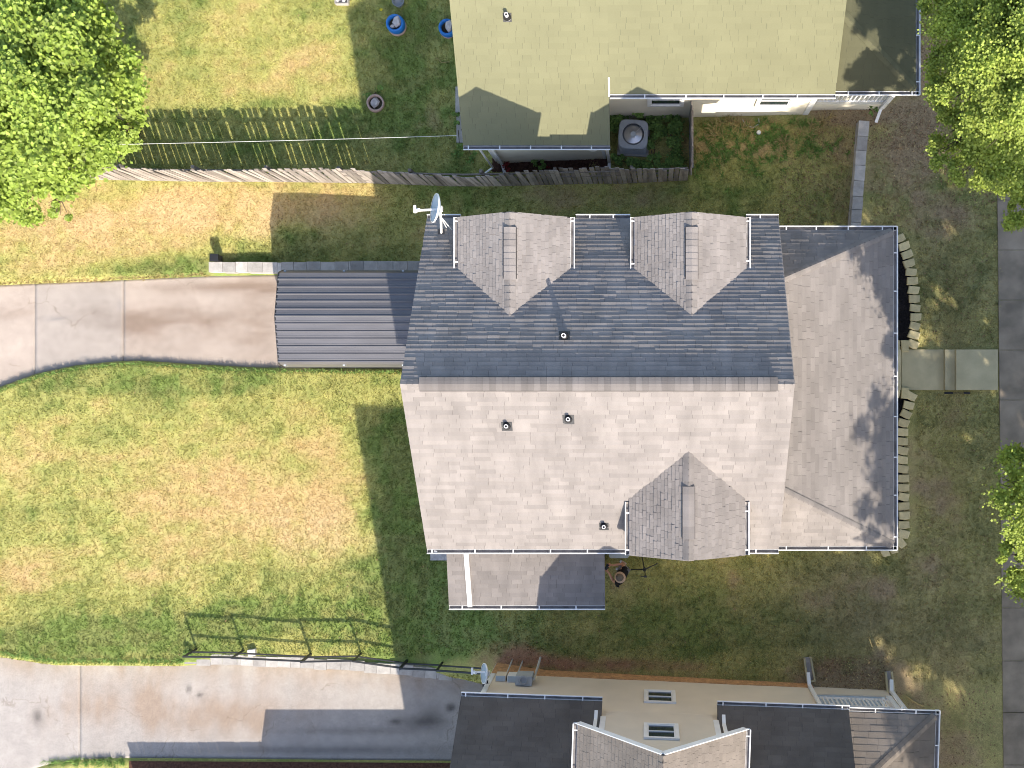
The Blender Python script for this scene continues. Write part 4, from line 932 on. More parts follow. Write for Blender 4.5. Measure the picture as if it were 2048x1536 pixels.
ws = [S(366, 1321, -2.25), S(480, 1321, -2.25), S(600, 1326, -2.25), S(700, 1332, -2.25), S(800, 1338, -2.25), S(880, 1345, -2.25), S(975, 1352, -2.2)]
block_wall('grey block retaining wall under the black railing beside the lower driveway', [(p.x, p.y) for p in ws], lambda x, y: np.interp(x, [-15, -9, -5], [-2.34, -2.26, -2.0]), lambda x, y: ZD2 - .02, (.36, .46), .32, seed=8, jit=.03)
we = [S(1728, 241, .42), S(1711, 456, .42)]
block_wall('tall grey block wall between side yard and front lawn below the porch corner', [(p.x, p.y) for p in we], lambda x, y: .42, lambda x, y: -.25, (.36, .46), .30, seed=2)
p = S(425, 514, -1.8); m = MB(); m.box((p.x, p.y, -2.12), (.22, .18, .34)); m.box((p.x, p.y, -1.93), (.26, .22, .05)); m.build('post', 'dark_metal', label='short dark post at the west end of the driveway block wall', cat='post', off=(p.x, p.y, -2.3))

# wooden fence
fb_ = [(-160, 352), (0, 356), (150, 358), (300, 361), (420, 363), (500, 363), (600, 364), (735, 366), (800, 368), (900, 372), (1000, 372), (1100, 369), (1240, 367), (1378, 360)]
fpts = [G(*q) for q in fb_]
fence = thing('picket_fence', fpts[6], 'long weathered grey wooden picket fence running wavily between the two houses', 'fence')
P2 = [Vector((p.x, p.y)) for p in fpts]; cum = [0]
for a, b in zip(P2[:-1], P2[1:]): cum.append(cum[-1] + (b - a).length)
fx = lambda s: (float(np.interp(s, cum, [p.x for p in P2])), float(np.interp(s, cum, [p.y for p in P2])))
offF = origin_of(fence); pm = []
for k in range(8):
    m = MB(); t = .72 + .085 * k; wv = .132 - .004 * (k % 3); h = 1.86 + .02 * (k % 4)
    m._hexa([(-wv / 2, -.011, 0), (wv / 2, -.011, 0), (wv / 2, .011, 0), (-wv / 2, .011, 0), (-wv / 2, -.011, h), (wv / 2, -.011, h), (wv / 2, .011, h), (-wv / 2, .011, h)], t)
    pm.append(m.mesh('picket', MT['wood']))
s_ = 0; pk = []
def fh(X): return 1.0 if X < -5.5 else 1.0
while s_ < cum[-1]:
    x, y = fx(s_); z = zgf(x, y); x2, y2 = fx(s_ + .1); a = math.atan2(y2 - y, x2 - x)
    lean = .035 * math.sin(s_ * .8) + .05 * (fbm(np.array([s_]), np.array([3.]), .6)[0] - .5) + random.gauss(0, .008)
    M_ = Matrix.Translation(Vector((x, y, z - .02)) - offF) @ Matrix.Rotation(a, 4, 'Z') @ Matrix.Rotation(lean + random.gauss(0, .012), 4, 'X') @ Matrix.Rotation(random.gauss(0, .018) + .02 * math.sin(s_ * .5), 4, 'Y')
    inst('picket', random.choice(pm), fence, M_); s_ += .1475 + random.gauss(0, .006)
for hh in (.35, 1.0, 1.55):
    m = MB(); ss = np.arange(0, cum[-1] - .3, 2.2)
    for s0 in ss:
        x, y = fx(s0); x2, y2 = fx(min(s0 + 2.2, cum[-1])); m.beam((x, y + .035, zgf(x, y) + hh), (x2, y2 + .035, zgf(x2, y2) + hh), .04, .085, tone=.75)
    m.build('rail', 'wood', fence)
for s0 in np.arange(.6, cum[-1], 2.2):
    x, y = fx(s0); m = MB(); m.box((x, y + .10, zgf(x, y) + .85), (.09, .09, 1.8), tone=.75); m.build('fence_post', 'wood', fence)
# short fence beside the shrub bed
a, b = Vector((1.27, 6.25, 0)), Vector((1.27, 7.9, 0)); f2 = thing('picket_fence', (1.27, 6.3, -.5), 'short side run of grey pickets closing off the shrub bed by the cream wall', 'fence')
for k in range(12):
    y = 6.28 + k * .145; m = MB(); m.box((1.26 + random.gauss(0, .006), y, zgf(1.27, y) + .92), (.022, .132, 1.86 + random.gauss(0, .02)), tone=random.uniform(.75, 1.2)); m.build('picket', 'wood', f2)
m = MB(); m.box((1.30, 7.0, .9), (.04, 1.7, .085)); m.box((1.30, 7.0, -.1), (.04, 1.7, .085)); m.build('rail', 'wood', f2)

# black metal railing
rp = [((393, 1298), .92), ((487, 1300.5), .92), ((622, 1308), .92), ((722, 1307), .92), ((814, 1321), .92), ((885, 1325), .92)]
rail = thing('metal_railing', G(393, 1298), 'thin black metal railing standing on the block wall above the lower driveway', 'railing')
bp_ = [G(*q) for q, _ in rp] + [G(978, 1332)]
for k, p in enumerate(bp_[:-1]):
    q = bp_[k + 1]; zt = p.z + .92; m = MB(); w_ = .05 if k not in (2, 4) else .065
    m.box((p.x, p.y, p.z + .43), (w_, w_, 1.0)); m.build('post', 'dark_metal', rail)
    q2 = Vector((q.x, q.y, q.z))
    for hh, th_ in ((.90, .05), (.36, .042)):
        m = MB(); m.beam((p.x, p.y, p.z + hh), (q.x, q.y, q.z + hh - .06), th_, th_); m.build('rail', 'dark_metal', rail)
# service cable
a = S(914, 271, 2.3); b = S(250, 289.5, 2.9); c = b + (b - a) * .8; c.z += .4
pts = [a * (1 - t) + c * t - Vector((0, 0, .5 * 4 * t * (1 - t) * .35)) for t in np.linspace(0, 1, 24)]
m = MB(); m.tube(pts, .0075, 6); m.build('service_cable', 'cable', label='thin grey cable strung from the sage roofed house to the broad leaved tree', cat='cable', off=tuple(a))

# =================================================================== AIR CONDITIONER
ac = G(1266, 262); zt = ac.z + .86; c = S(1266.5, 268, zt)
t = thing('air_conditioner', (c.x, c.y, ac.z), 'grey outdoor air conditioner with round silver fan among shrubs beside the cream house', 'air conditioner')
def rrect(hx, hy, r, n=5):
    out = []
    for cx, cy, a0 in ((hx - r, hy - r, 0), (-hx + r, hy - r, 90), (-hx + r, -hy + r, 180), (hx - r, -hy + r, 270)):
        for k in range(n + 1):
            a = math.radians(a0 + 90 * k / n); out.append((cx + r * math.cos(a), cy + r * math.sin(a)))
    return out
an = -.06; ro = lambda pts: [(c.x + x * math.cos(an) - y * math.sin(an), c.y + x * math.sin(an) + y * math.cos(an)) for x, y in pts]
m = MB(); m.prism(ro(rrect(.39, .39, .06)), ac.z, zt - .07); m.build('coil_body', 'ac_dark', t)
for k in range(9):
    m = MB(); m.prism(ro(rrect(.402, .402, .07)), ac.z + .06 + k * .08, ac.z + .085 + k * .08); m.build('louvre', 'ac', t)
top = MB(); n = 48; R0 = .315; AA = [2 * math.pi * k / n for k in range(n)]
def sq(a, h, e=5.): ca, sa = math.cos(a), math.sin(a); r = h / (abs(ca) ** e + abs(sa) ** e) ** (1 / e); return ro([(r * ca, r * sa)])[0]
ot = [sq(a, .43) for a in AA]; ins = [sq(a, .405) for a in AA]; inn = ro([(R0 * math.cos(a), R0 * math.sin(a)) for a in AA])
for k in range(n):
    j = (k + 1) % n
    top.face([(*ot[k], zt - .10), (*ot[j], zt - .10), (*ot[j], zt - .035), (*ot[k], zt - .035)]); top.face([(*ot[k], zt - .035), (*ot[j], zt - .035), (*ins[j], zt - .01), (*ins[k], zt - .01)]); top.face([(*ins[k], zt - .01), (*ins[j], zt - .01), (*inn[j], zt), (*inn[k], zt)])
    top.face([(*inn[k], zt), (*inn[j], zt), (*inn[j], zt - .08), (*inn[k], zt - .08)])
top.build('top_cover', 'ac', t)
m = MB(); m.lathe([(R0 - .001, -.075), (R0 - .03, -.06)] + [(R0 - .03 - .022 * k - (.010 if k % 2 else 0), -.052 + .004 * k - (.006 if k % 2 else 0)) for k in range(9)] + [(.075, -.01)], (c.x, c.y, zt), 40); m.build('fan_guard', 'fan', t, smooth=True)
m = MB(); m.lathe([(.085, -.03), (.085, .004), (.07, .012), (.001, .014)], (c.x, c.y, zt), 20); m.build('fan_hub', 'grey_metal', t)
m = MB(); m.beam((c.x + .06, c.y + .05, zt - .005), (c.x + .225, c.y + .20, zt - .03), .014, .01); m.build('guard_strut', 'cable', t)
m = MB(); m.box((c.x, c.y, ac.z + .02), (.93, .93, .12), an); m.build('base_pad', 'block', t)

# =================================================================== GARDEN BORDER
def border(label, pts, n, seed):
    r = random.Random(seed); P = [G(*q) for q in pts]; cu = [0]
    for a, b in zip(P[:-1], P[1:]): cu.append(cu[-1] + (b - a).length)
    root = thing('garden_border', P[0], label, 'stone edging', 'stone edgings along the porch bed')
    for k in range(n):
        s = cu[-1] * k / (n - 1); x = np.interp(s, cu, [p.x for p in P]); y = np.interp(s, cu, [p.y for p in P]); s2 = min(s + .05, cu[-1]); s1 = max(s - .05, 0)
        a = math.atan2(np.interp(s2, cu, [p.y for p in P]) - np.interp(s1, cu, [p.y for p in P]), np.interp(s2, cu, [p.x for p in P]) - np.interp(s1, cu, [p.x for p in P])) + r.uniform(-.18, .18)
        L = cu[-1] / (n - 1) * .94; m = MB(); ca, sa = math.cos(a), math.sin(a); hh = zgf(x, y)
        pl = [(-L / 2, -.15), (L * .38, -.17), (L / 2, .02), (L * .42, .15), (-L * .40, .17)]; pl = [(u * r.uniform(.92, 1.05), v * r.uniform(.9, 1.08)) for u, v in pl]
        w_ = [(x + u * ca - v * sa, y + u * sa + v * ca) for u, v in pl]; i_ = [(x + .9 * (u * ca - v * sa), y + .9 * (u * sa + v * ca)) for u, v in pl]; t = r.uniform(.88, 1.12); zt = hh + .13; N = len(w_)
        m.prism(w_, hh - .15, zt - .015, t)
        for q in range(N):
            q2 = (q + 1) % N; m.face([(*w_[q], zt - .015), (*w_[q2], zt - .015), (*i_[q2], zt), (*i_[q], zt)], t)
        m.face([(*p, zt) for p in i_], t); m.build('stone', 'stone', root)
    return root
bed1 = [(1797, 478), (1808, 495), (1814, 515), (1819, 537), (1822, 555), (1825, 575), (1827, 600), (1829, 620), (1829, 640), (1827, 660), (1824, 690)]
border('curved tan stone edging north of the front path, closing the black mulch bed', bed1 + [(1806, 692), (1790, 691)], 15, 4)
bed2 = [(1790, 785), (1806, 786), (1822, 788), (1817, 805), (1809, 830), (1804, 850), (1803, 880), (1803, 920), (1805, 960), (1806, 1000), (1807, 1040), (1806, 1062), (1803, 1080), (1790, 1094), (1768, 1101)]
border('curved tan stone edging south of the front path, bending round the porch corner', bed2, 21, 9)
def bed(name, poly, m, mt, n, seed, size=.05, dz=.02):
    r = random.Random(seed); P = [G(*q) for q in poly]; mb = MB(); c = sum((p for p in P), Vector()) / len(P)
    for a, b in zip(P, P[1:] + P[:1]): mb.face([(c.x, c.y, zgf(c.x, c.y) + dz + .03), (a.x, a.y, a.z + dz), (b.x, b.y, b.z + dz)])
    xs = [p.x for p in P]; ys_ = [p.y for p in P]; k = 0
    def inside(x, y):
        s = False; j = len(P) - 1
        for i in range(len(P)):
            if (P[i].y > y) != (P[j].y > y) and x < (P[j].x - P[i].x) * (y - P[i].y) / (P[j].y - P[i].y) + P[i].x: s = not s
            j = i
        return s
    while k < n:
        x, y = r.uniform(min(xs), max(xs)), r.uniform(min(ys_), max(ys_)); k += 1
        if not inside(x, y): continue
        a = r.uniform(0, 6.3); L = size * r.uniform(.5, 1.5); d = Vector((math.cos(a), math.sin(a), r.uniform(-.3, .3))) * L; e = Vector((-d.y, d.x, r.uniform(-.02, .02))) * .3; z = zgf(x, y) + dz + .03 + r.uniform(0, .02)
        o = Vector((x, y, z)); mb.face([o - d, o + e, o + d, o - e], r.uniform(.6, 1.6))
    return mb.build(name, mt, kind='stuff')
bed('mulch', [(1770, 470)] + bed1 + [(1770, 692)], None, 'mulch', 2500, 3)
bed('mulch', [(1770, 786)] + bed2[2:-1] + [(1770, 1098)], None, 'mulch', 2500, 4)
bed('bark_mulch', [(985, 316), (1215, 318), (1215, 344), (985, 344)], None, 'bark', 1800, 5)
# =================================================================== YARD THINGS
def tyre(label, px, py, R, z0, hgt, base_h, rock_pts, seed, base_mat='pink', nm='tyre_planter'):
    g = G(px, py); t = thing(nm, g, label, 'planter')
    if base_h:
        m = MB(); m.lathe([(R * .98, -.05), (R * 1.02, base_h * .5), (R * .96, base_h), (R * .7, base_h)], g, 28); m.build('base_ring', base_mat, t, smooth=True)
    zb_ = base_h
    m = MB(); prof = [(R * .70, zb_ + .02), (R * .66, zb_ + hgt * .5), (R * .70, zb_ + hgt * .9), (R * .80, zb_ + hgt), (R * .93, zb_ + hgt * .92), (R, zb_ + hgt * .6), (R, zb_ + hgt * .25), (R * .95, zb_)]
    m.lathe(prof[::-1], g, 32); m.build('tyre', 'blue', t, smooth=True)
    m = MB(); m.lathe([(R * .70, zb_ + hgt * .45), (.001, zb_ + hgt * .5)], g, 20); m.build('soil', 'soil', t)
    for k, (dx, dy, r) in enumerate(rock_pts):
        m = MB(); m.rock((g.x + dx, g.y + dy, g.z + zb_ + hgt * .6), r, 1.2, seed + k); m.build('rock', 'rock', t)
    return t
tyre('bright blue tyre planter on a pink ring holding two grey rocks', 796, 55, .29, 0, .30, .16, [(.06, .06, (.15, .19, .2)), (-.08, -.10, (.08, .07, .12))], 3)
tyre('blue tyre planter half hidden under the sage roof edge holding a pointed rock', 897, 60, .27, 0, .26, .05, [(.08, .02, (.15, .22, .26))], 7)
g = G(752, 208); t = thing('ring_planter', g, 'low pink concrete ring planter with grey rock in the shaded grass', 'planter')
m = MB(); m.lathe([(.20, .0), (.215, .16), (.24, .19), (.27, .16), (.275, -.03)][::-1], g, 30, Matrix.Rotation(.12, 3, 'Y')); m.build('ring', 'pink', t, smooth=True)
m = MB(); m.rock((g.x - .03, g.y + .02, g.z + .07), (.16, .17, .12), 1.0, 5); m.build('rock', 'rock', t)
m = MB(); m.lathe([(.215, .06), (.001, .07)], g, 16); m.build('soil', 'soil', t)
g = G(686, 3); t = thing('rock_crate', g, 'small crate of pale stones at the top edge of the yard', 'crate'); m = MB()
for dx, dy, w_, l in ((0, -.12, .40, .03), (0, .26, .40, .03), (-.2, .07, .03, .38), (.2, .07, .03, .38)): m.box((g.x + dx, g.y + dy, g.z + .08), (w_, l, .2))
m.box((g.x, g.y + .07, g.z + .02), (.38, .36, .04)); m.build('box', 'block', t)
for k in range(14):
    m = MB(); m.rock((g.x + random.uniform(-.14, .14), g.y + random.uniform(-.06, .2), g.z + .14), (.055, .05, .05), random.uniform(1.1, 1.9), k); m.build('stone', 'rock', t)
g = G(799, 6); m = MB(); m.lathe([(.15, 0), (.18, .22), (.19, .22), (.17, .2), (.15, .05), (.001, .05)][::-1], g, 20); m.build('tub', 'ac', label='grey tub just above the blue tyre planter', cat='tub', off=tuple(g))
p = G(764, 22); m = MB()
for k in range(5): m.face([Vector((p.x + .05 * math.cos(k * 1.26 + a), p.y + .05 * math.sin(k * 1.26 + a), p.z + .12 + .02 * math.sin(a * 3))) for a in (0, .4, .8)] + [Vector((p.x, p.y, p.z + .1))])
m.tube([(p.x, p.y, p.z), (p.x, p.y, p.z + .1)], .006, 4); m.build('flower', 'yellow', label='single yellow flower in the grass beside the blue tyre planter', cat='flower', off=tuple(p))
# splash blocks
def splash(label, pa, pb, wd=.26):
    a, b = G(*pa), G(*pb); d = (b - a); d.z = 0; L = d.length; d.normalize(); n = Vector((-d.y, d.x, 0)); z = max(a.z, b.z) + .03; t = thing('splash_block', a, label, 'splash block', 'downspout splash blocks')
    m = MB(); m.beam((a.x, a.y, z), (b.x, b.y, z - .02), wd * .8, .05); m.build('trough', 'rock', t)
    for s in (-1, 1):
        m = MB(); m.beam(a + n * s * wd * .42 + Vector((0, 0, .09)), b + n * s * wd * .36 + Vector((0, 0, .07)), .05, .12); m.build('side_wall', 'path', t)
    m = MB(); m.beam(a - n * wd * .45 + Vector((0, 0, .09)), a + n * wd * .45 + Vector((0, 0, .09)), .05, .12); m.build('end_wall', 'path', t)
splash('concrete splash block under the downspout at the beige wall corner', (1621, 1360), (1614, 1314))
splash('narrow concrete splash block under the porch downspout of the lower house', (1781, 1390), (1776, 1342), .24)
p = S(1238, 1102, -.4); m = MB(); m.prism([(x + p.x, y + p.y) for x, y in rrect(.30, .20, .08)], -.75, -.32); m.build('storage_box', 'dish', label='pale rounded box lid against the wall beside the person', cat='box', off=(p.x, p.y, -.75))
p = G(880, 1110); m = MB(); m.prism([(p.x - .28, p.y - .15), (p.x + .5, p.y - .15), (p.x + .5, p.y + .5), (p.x - .28, p.y + .5)], p.z - .5, p.z + .12); m.build('step_slab', 'rock', label='pale concrete step at the west end of the lean-to', cat='concrete step', off=tuple(p))
p = G(506, 1304); m = MB(); m.box((p.x, p.y, p.z + .06), (.24, .20, .16), .15, 1.6); m.build('loose_block', 'block', label='loose pale concrete block on the grass behind the black railing', cat='block', off=tuple(p))
p = G(376, 1304); t = thing('low_bush', p, 'small dark plant at the west end of the black railing', 'plant')
p2 = G(1517, 266); m = MB(); m.lathe([(.001, .13), (.05, .12), (.07, .07), (.05, .02), (.001, 0)][::-1], p2, 14); m.build('ball', 'white', label='white ball lying in the yellow green side yard grass', cat='ball', off=tuple(p2))
m = MB(); a = [G(1485, 240), G(1492, 252), G(1506, 256), G(1518, 248), G(1517, 238)]; m.tube([q + Vector((0, 0, .05)) for q in a], .013, 6); m.build('garden_hose', 'cable', label='short pale hose loop lying against the cream wall', cat='hose', off=tuple(a[0]))
def stick(label, pts, r):
    q = [G(*p) + Vector((0, 0, .03)) for p in pts]; m = MB(); m.tube(q, r, 6); m.build('branch', 'straw', label=label, cat='branch', off=tuple(q[0]))
stick('pale fallen branch on the bare soil beside the lower porch', [(1812, 1391), (1826, 1402), (1845, 1411)], .022)
stick('thin stick lying beside the blue tyre planter', [(746, 41), (758, 45), (768, 48)], .010)
stick('forked dead twig in the shade under the sage roof', [(872, 115), (884, 126), (899, 124)], .012)
stick('white stick lying on the red mulch under the sage roof', [(1105, 332), (1128, 321)], .012)

# =================================================================== SHRUBS
def shrub(label, blobs, per, size, seed, m='leaf_shrub', group=None, cat='shrub', name='shrub'):
    b0 = blobs[0]; base = (b0[0], b0[1], zgf(b0[0], b0[1])); root = thing(name, base, label, cat, group)
    P = blob_points(blobs, per, seed, 14, .8, .4); V, Fq, T = leaf_arrays(P - np.array(base), size, seed + 1)
    link('foliage', npmesh('foliage', V, Fq, MT[m], tone=T), root)
    mb = MB(); 
    for b in blobs: mb.tube([base, Vector(b[:3])], [.018, .006], 5)
    mb.build('stem', 'trunk', root); return root
def Bg(px, py, dz, r): p = G(px, py, dz); return (p.x, p.y, p.z, r)
shrub('leafy green shrub between air conditioner and cream wall', [Bg(1245, 222, .5, .40), Bg(1232, 235, .5, .28), Bg(1268, 218, .5, .28), Bg(1228, 248, .3, .2)], 10400, .085, 21)
shrub('shrub with arching leaves under the cream house window', [Bg(1325, 228, .35, .26), Bg(1305, 236, .4, .28), Bg(1345, 232, .3, .2)], 8800, .10, 22)
shrub('dark shrub right of the air conditioner by the side fence', [Bg(1340, 262, .3, .38), Bg(1352, 290, .3, .32), Bg(1358, 245, .3, .2)], 7600, .09, 23)
shrub('bright yellow green shrub at the lower right corner of the air conditioner', [Bg(1307, 315, .35, .30), Bg(1300, 290, .3, .2), Bg(1312, 268, .3, .18)], 9600, .075, 24)
shrub('low dark leafy shrub below the air conditioner by the fence', [Bg(1255, 322, .25, .32), Bg(1280, 326, .25, .26), Bg(1235, 318, .2, .2)], 8800, .085, 25)
shrub('dark ground plants in the corner of the picket fences', [Bg(1340, 322, .2, .34), Bg(1362, 325, .2, .2), Bg(1325, 335, .2, .2)], 7200, .08, 26)
shrub('small green plant growing in the red mulch bed', [Bg(1075, 316, .4, .22), Bg(1078, 326, .3, .18)], 2600, .09, 27)
shrub('small red leaved plant in the mulch bed at the fence', [Bg(1017, 330, .25, .16), Bg(1012, 334, .2, .12)], 2200, .06, 28, 'leaf_red')
shrub('tiny red flower clump in the mulch under the wing', [Bg(1097, 335, .15, .09)], 3000, .05, 29, 'leaf_red')
shrub('green weeds at the foot of the upper porch downspout', [Bg(1742, 214, .25, .16), Bg(1745, 222, .15, .12)], 2400, .07, 30)
shrub('green weed clump against the west wall of the sage roofed house', [Bg(912, 232, .2, .16), Bg(916, 250, .2, .12), Bg(920, 300, .2, .22), Bg(945, 318, .2, .2)], 2000, .07, 31)
shrub('spiky grass clump beside the pink ring planter', [Bg(750, 184, .1, .26), Bg(738, 196, .1, .16)], 1600, .10, 32)
r_ = bpy.data.objects['low_bush']; b = [Bg(380, 1302, .12, .16), Bg(372, 1306, .1, .12)]; P = blob_points(b, 2200, 41, 12, .8, .4); V, Fq, T = leaf_arrays(P - np.array(r_.location), .07, 42)
link('foliage', npmesh('foliage', V, Fq, MT['leaf_shrub'], tone=T * .8), r_)

# =================================================================== TREES
tree('large broad leaved tree in the upper left corner overhanging the picket fence', (-16.2, 8.0, -2.4),
     [B(40, 60, 4.6, 1.5), B(150, 60, 4.2, 1.1), B(110, 130, 4.8, 1.3), B(190, 130, 3.4, 1.0), B(230, 200, 1.8, .85), B(245, 130, 2.0, .6), B(60, 210, 4.6, 1.5), B(160, 220, 4.2, 1.1), B(258, 258, 1.2, .55), B(80, 300, 3.0, 1.1), B(180, 290, 1.5, .85), B(245, 300, .7, .45), B(40, 370, 1.8, .9), B(110, 370, 1.5, .6), B(40, 425, .8, .5), B(112, 425, .5, .38), B(-70, 150, 4.5, 1.6), B(-60, 320, 3.0, 1.4), B(-40, -60, 4.2, 1.6), B(90, -50, 4.0, 1.3)],
     6000, .115, 'leaf_big', 51, sub=18, trunk_r=.2)
TR2 = [B(1900, 20, 4, .75), B(1960, 30, 5, 1.1), B(2040, 40, 5.5, 1.2), B(1915, 110, 4.5, .75), B(1985, 110, 6, 1.0), B(2060, 130, 6.5, 1.2), B(1905, 190, 4.3, .62), B(1965, 200, 5.4, .9), B(2040, 230, 6.2, 1.0), B(1905, 262, 3.6, .6), B(1965, 285, 4.4, .8), B(2040, 300, 5.2, .9), B(1945, 335, 3.0, .55), B(2010, 350, 3.6, .7), B(2030, 385, 3.0, .50), B(2055, 430, 3.0, .60), B(2090, 400, 3.6, .9), B(2120, 200, 6.0, 1.4), B(2120, 330, 4.6, 1.1), B(2130, 60, 5.6, 1.4), B(1960, -60, 5, 1.2), B(2080, -60, 6, 1.4)]
TR2 = [B(1294 + b[0] * F / (H - b[2]), 768 - b[1] * F / (H - b[2]), b[2] + 1.8, b[3] * .93) for b in TR2]+ [B(1890, 300, 5.8, .40), B(1888, 235, 5.6, .38), B(1925, 345, 6.0, .42), B(1888, 165, 5.6, .38), B(1892, 60, 5.6, .4)]
tree('large street tree at the upper right beside the sage roofed house porch', (12.5, 8.3, .3), TR2, 9000, .066, 'leaf', 61, 'street trees', sub=26)
tree('street tree at the right edge level with the south porch', (12.5, -3.6, .3),
     [B(2040, 930, 7.0, .50), B(2022, 975, 7.4, .40), B(2080, 1010, 8.4, 1.0), B(2028, 1040, 7.6, .42), B(2060, 1090, 7.4, .65), B(2025, 1110, 6.8, .36), B(2028, 1162, 6.2, .38), B(2070, 1160, 6.8, .6), B(2140, 1080, 8.0, 1.2), B(2130, 960, 7.2, 1.0), B(2150, 1150, 6.8, 1.0)], 9000, .066, 'leaf', 71, 'street trees', sub=26)
def ball_tree(label, x, y, zc, R, seed, per=2200, rr=None):
    r = random.Random(seed); bl = []
    for k in range(16):
        a = r.uniform(0, 6.28); e = r.uniform(-.5, 1); q = R * math.sqrt(max(0, 1 - e * e)) * r.uniform(.5, .85); bl.append((x + q * math.cos(a), y + q * math.sin(a), zc + e * R * .9, R * r.uniform(.28, .42)))
    tree(label, (max(x, 12.7), y, .3), bl, per, .12, 'leaf', seed, 'street trees', sub=12)
ball_tree('tall street tree between the two front paths', 13.2, -.4, 8.2, 2.4, 80)
ball_tree('tall street tree south of the front path shading the porch roof', 10.7, -12.2, 9.8, 2.5, 81)
ball_tree('street tree beside the lower porch', 10.5, -6.0, 10.2, 2.0, 86)
ball_tree('street tree behind the right edge tree', 12.4, -2.4, 8.5, 2.4, 88)
ball_tree('slender street tree opposite the upper porch', 9.1, .3, 10.0, 1.3, 94, 9000)
ball_tree('street tree shading the porch of the lower house', 13.0, -19.0, 9.8, 3.2, 82)
ball_tree('street tree beyond the lower house', 11.5, -25.5, 9.8, 3.5, 83)
ball_tree('street tree across the road', 15.0, -16.5, 8.5, 3.2, 84)
ball_tree('tall tree across the road', 15.2, -6.0, 7.5, 3.0, 85)
ball_tree('dense street tree in the second row opposite the porch', 13.3, -5.6, 10.0, 2.9, 89)
ball_tree('dense street tree in the second row opposite the south lawn', 13.4, -10.6, 9.6, 2.9, 90)
ball_tree('dense street tree in the second row opposite the lower house', 13.2, -15.6, 9.8, 2.9, 91)
ball_tree('wide street tree in the second row past the lower house', 12.7, -21.8, 9.8, 2.9, 93)
ball_tree('broad tree across the road', 15.6, -22.5, 8.5, 3.4, 87)

# =================================================================== GRASS (stuff)
def inpoly(x, y, P):
    s = np.zeros(x.shape, bool); j = len(P) - 1
    for i in range(len(P)):
        xi, yi = P[i]; xj, yj = P[j]
        c = ((yi > y) != (yj > y)) & (x < (xj - xi) * (y - yi) / (yj - yi + 1e-12) + xi); s ^= c; j = i
    return s
def blades(X, Y, nb, hgt, wid, colscale, seed, lean=.6):
    r = np.random.default_rng(seed); n = len(X); X = np.repeat(X, nb) + r.normal(0, .025, n * nb); Y = np.repeat(Y, nb) + r.normal(0, .025, n * nb)
    Z = zg(X, Y); c, dry, bare, _, _ = turf(X, Y); c = c * colscale * r.uniform(.66, 1.36, (n * nb, 1)) * np.repeat(r.uniform(.78, 1.22, (n, 1)), nb, 0) 
    a = r.uniform(0, 2 * np.pi, n * nb); h = hgt * r.uniform(.5, 1.4, n * nb) * (1 - .4 * dry); l = lean * h * r.uniform(.4, 1.8, n * nb); w_ = wid * r.uniform(.7, 1.4, n * nb)
    ca, sa = np.cos(a), np.sin(a)
    V = np.stack([np.c_[X - sa * w_, Y + ca * w_, Z - .01], np.c_[X + sa * w_, Y - ca * w_, Z - .01], np.c_[X + ca * l, Y + sa * l, Z + h]], 1).reshape(-1, 3)
    b = np.arange(n * nb)[:, None] * 3; return V, np.c_[b, b + 1, b + 2], np.repeat(c, 3, 0)
NT = 205000
X = rng.uniform(-21.4, 11.0, NT); Y = rng.uniform(-10.6, 12.9, NT)
c, dry, bare, px, py = turf(X, Y)
keep = (px > -30) & (px < 2000) & (py > -30) & (py < 1560)
keep &= ~((Y > ev(D1S, X) + .0) & (Y < ev(D1N, X) + .0) & (X < -5.2))
keep &= ~((Y < ev(D2N, X) + .0) & (Y > ev(D2S, X)) & (X < -4.6))
keep &= ~((X > -5.3) & (X < 3.1) & (np.abs(Y) < 3.9)) & ~((X > 3) & (X < 6.3) & (np.abs(Y) < 4.1)) & ~((X > -4.7) & (X < 7) & (Y > 7.8)) & ~((X > -4.7) & (X < -1.1) & (Y > 6.6))
keep &= ~((X > -4.7) & (Y < -8.7)) & ~((X > 6.2) & (px < 1832) & (py > 480) & (py < 1090)) & ~((py > 694) & (py < 784) & (px > 1780)) & ~((px > 980) & (px < 1225) & (py > 312) & (py < 345)) & ~((px > 1700) & (px < 1742) & (py > 236) & (py < 460))
keep &= ~((px < 1000) & (px > 362) & (py > 1312) & (py < 1350)) & ~((px > 412) & (px < 850) & (py > 522) & (py < 552)) & ~((px < 258) & (py > 1600)) & ~((px > 258) & (px < 940) & (py > 1512))
keep &= rng.random(NT) > bare * .75
V, Fq, Cc = blades(X[keep], Y[keep], 4, .055, .013, 1.15, 5)
link('grass', npmesh('grass', V, Fq, MT['grass'], Cc), kind='stuff')
# rank growth in the side yard and along edges
def tufts(name, spots, per, hgt, m, seed, wid=.008):
    r = np.random.default_rng(seed); V = []; T = []
    for (px_, py_, rx, k) in spots:
        for _ in range(k):
            p = G(px_ + r.normal(0, rx), py_ + r.normal(0, rx * .55)); 
            for _ in range(per):
                a = r.uniform(0, 6.28); L = hgt * r.uniform(.4, 1.3); t = r.uniform(.35, 1.1); d = np.array((math.cos(a) * math.sin(t), math.sin(a) * math.sin(t), math.cos(t))); s_ = np.array((-math.sin(a), math.cos(a), 0)) * wid
                o = np.array((p.x, p.y, p.z)) + r.normal(0, .02, 3) * (1, 1, 0); mid = o + d * L * .6; tip = o + d * L + np.array((0, 0, -.25 * L * math.sin(t)))
                V += [o - s_, o + s_, mid + s_ * .7, mid - s_ * .7, mid - s_ * .7, mid + s_ * .7, tip + s_ * .1, tip - s_ * .1]; T += [r.uniform(.7, 1.3)] * 2
    V = np.array(V); Fq = np.arange(len(V)).reshape(-1, 4)
    link(name, npmesh(name, V, Fq, MT[m], tone=T), kind='stuff')
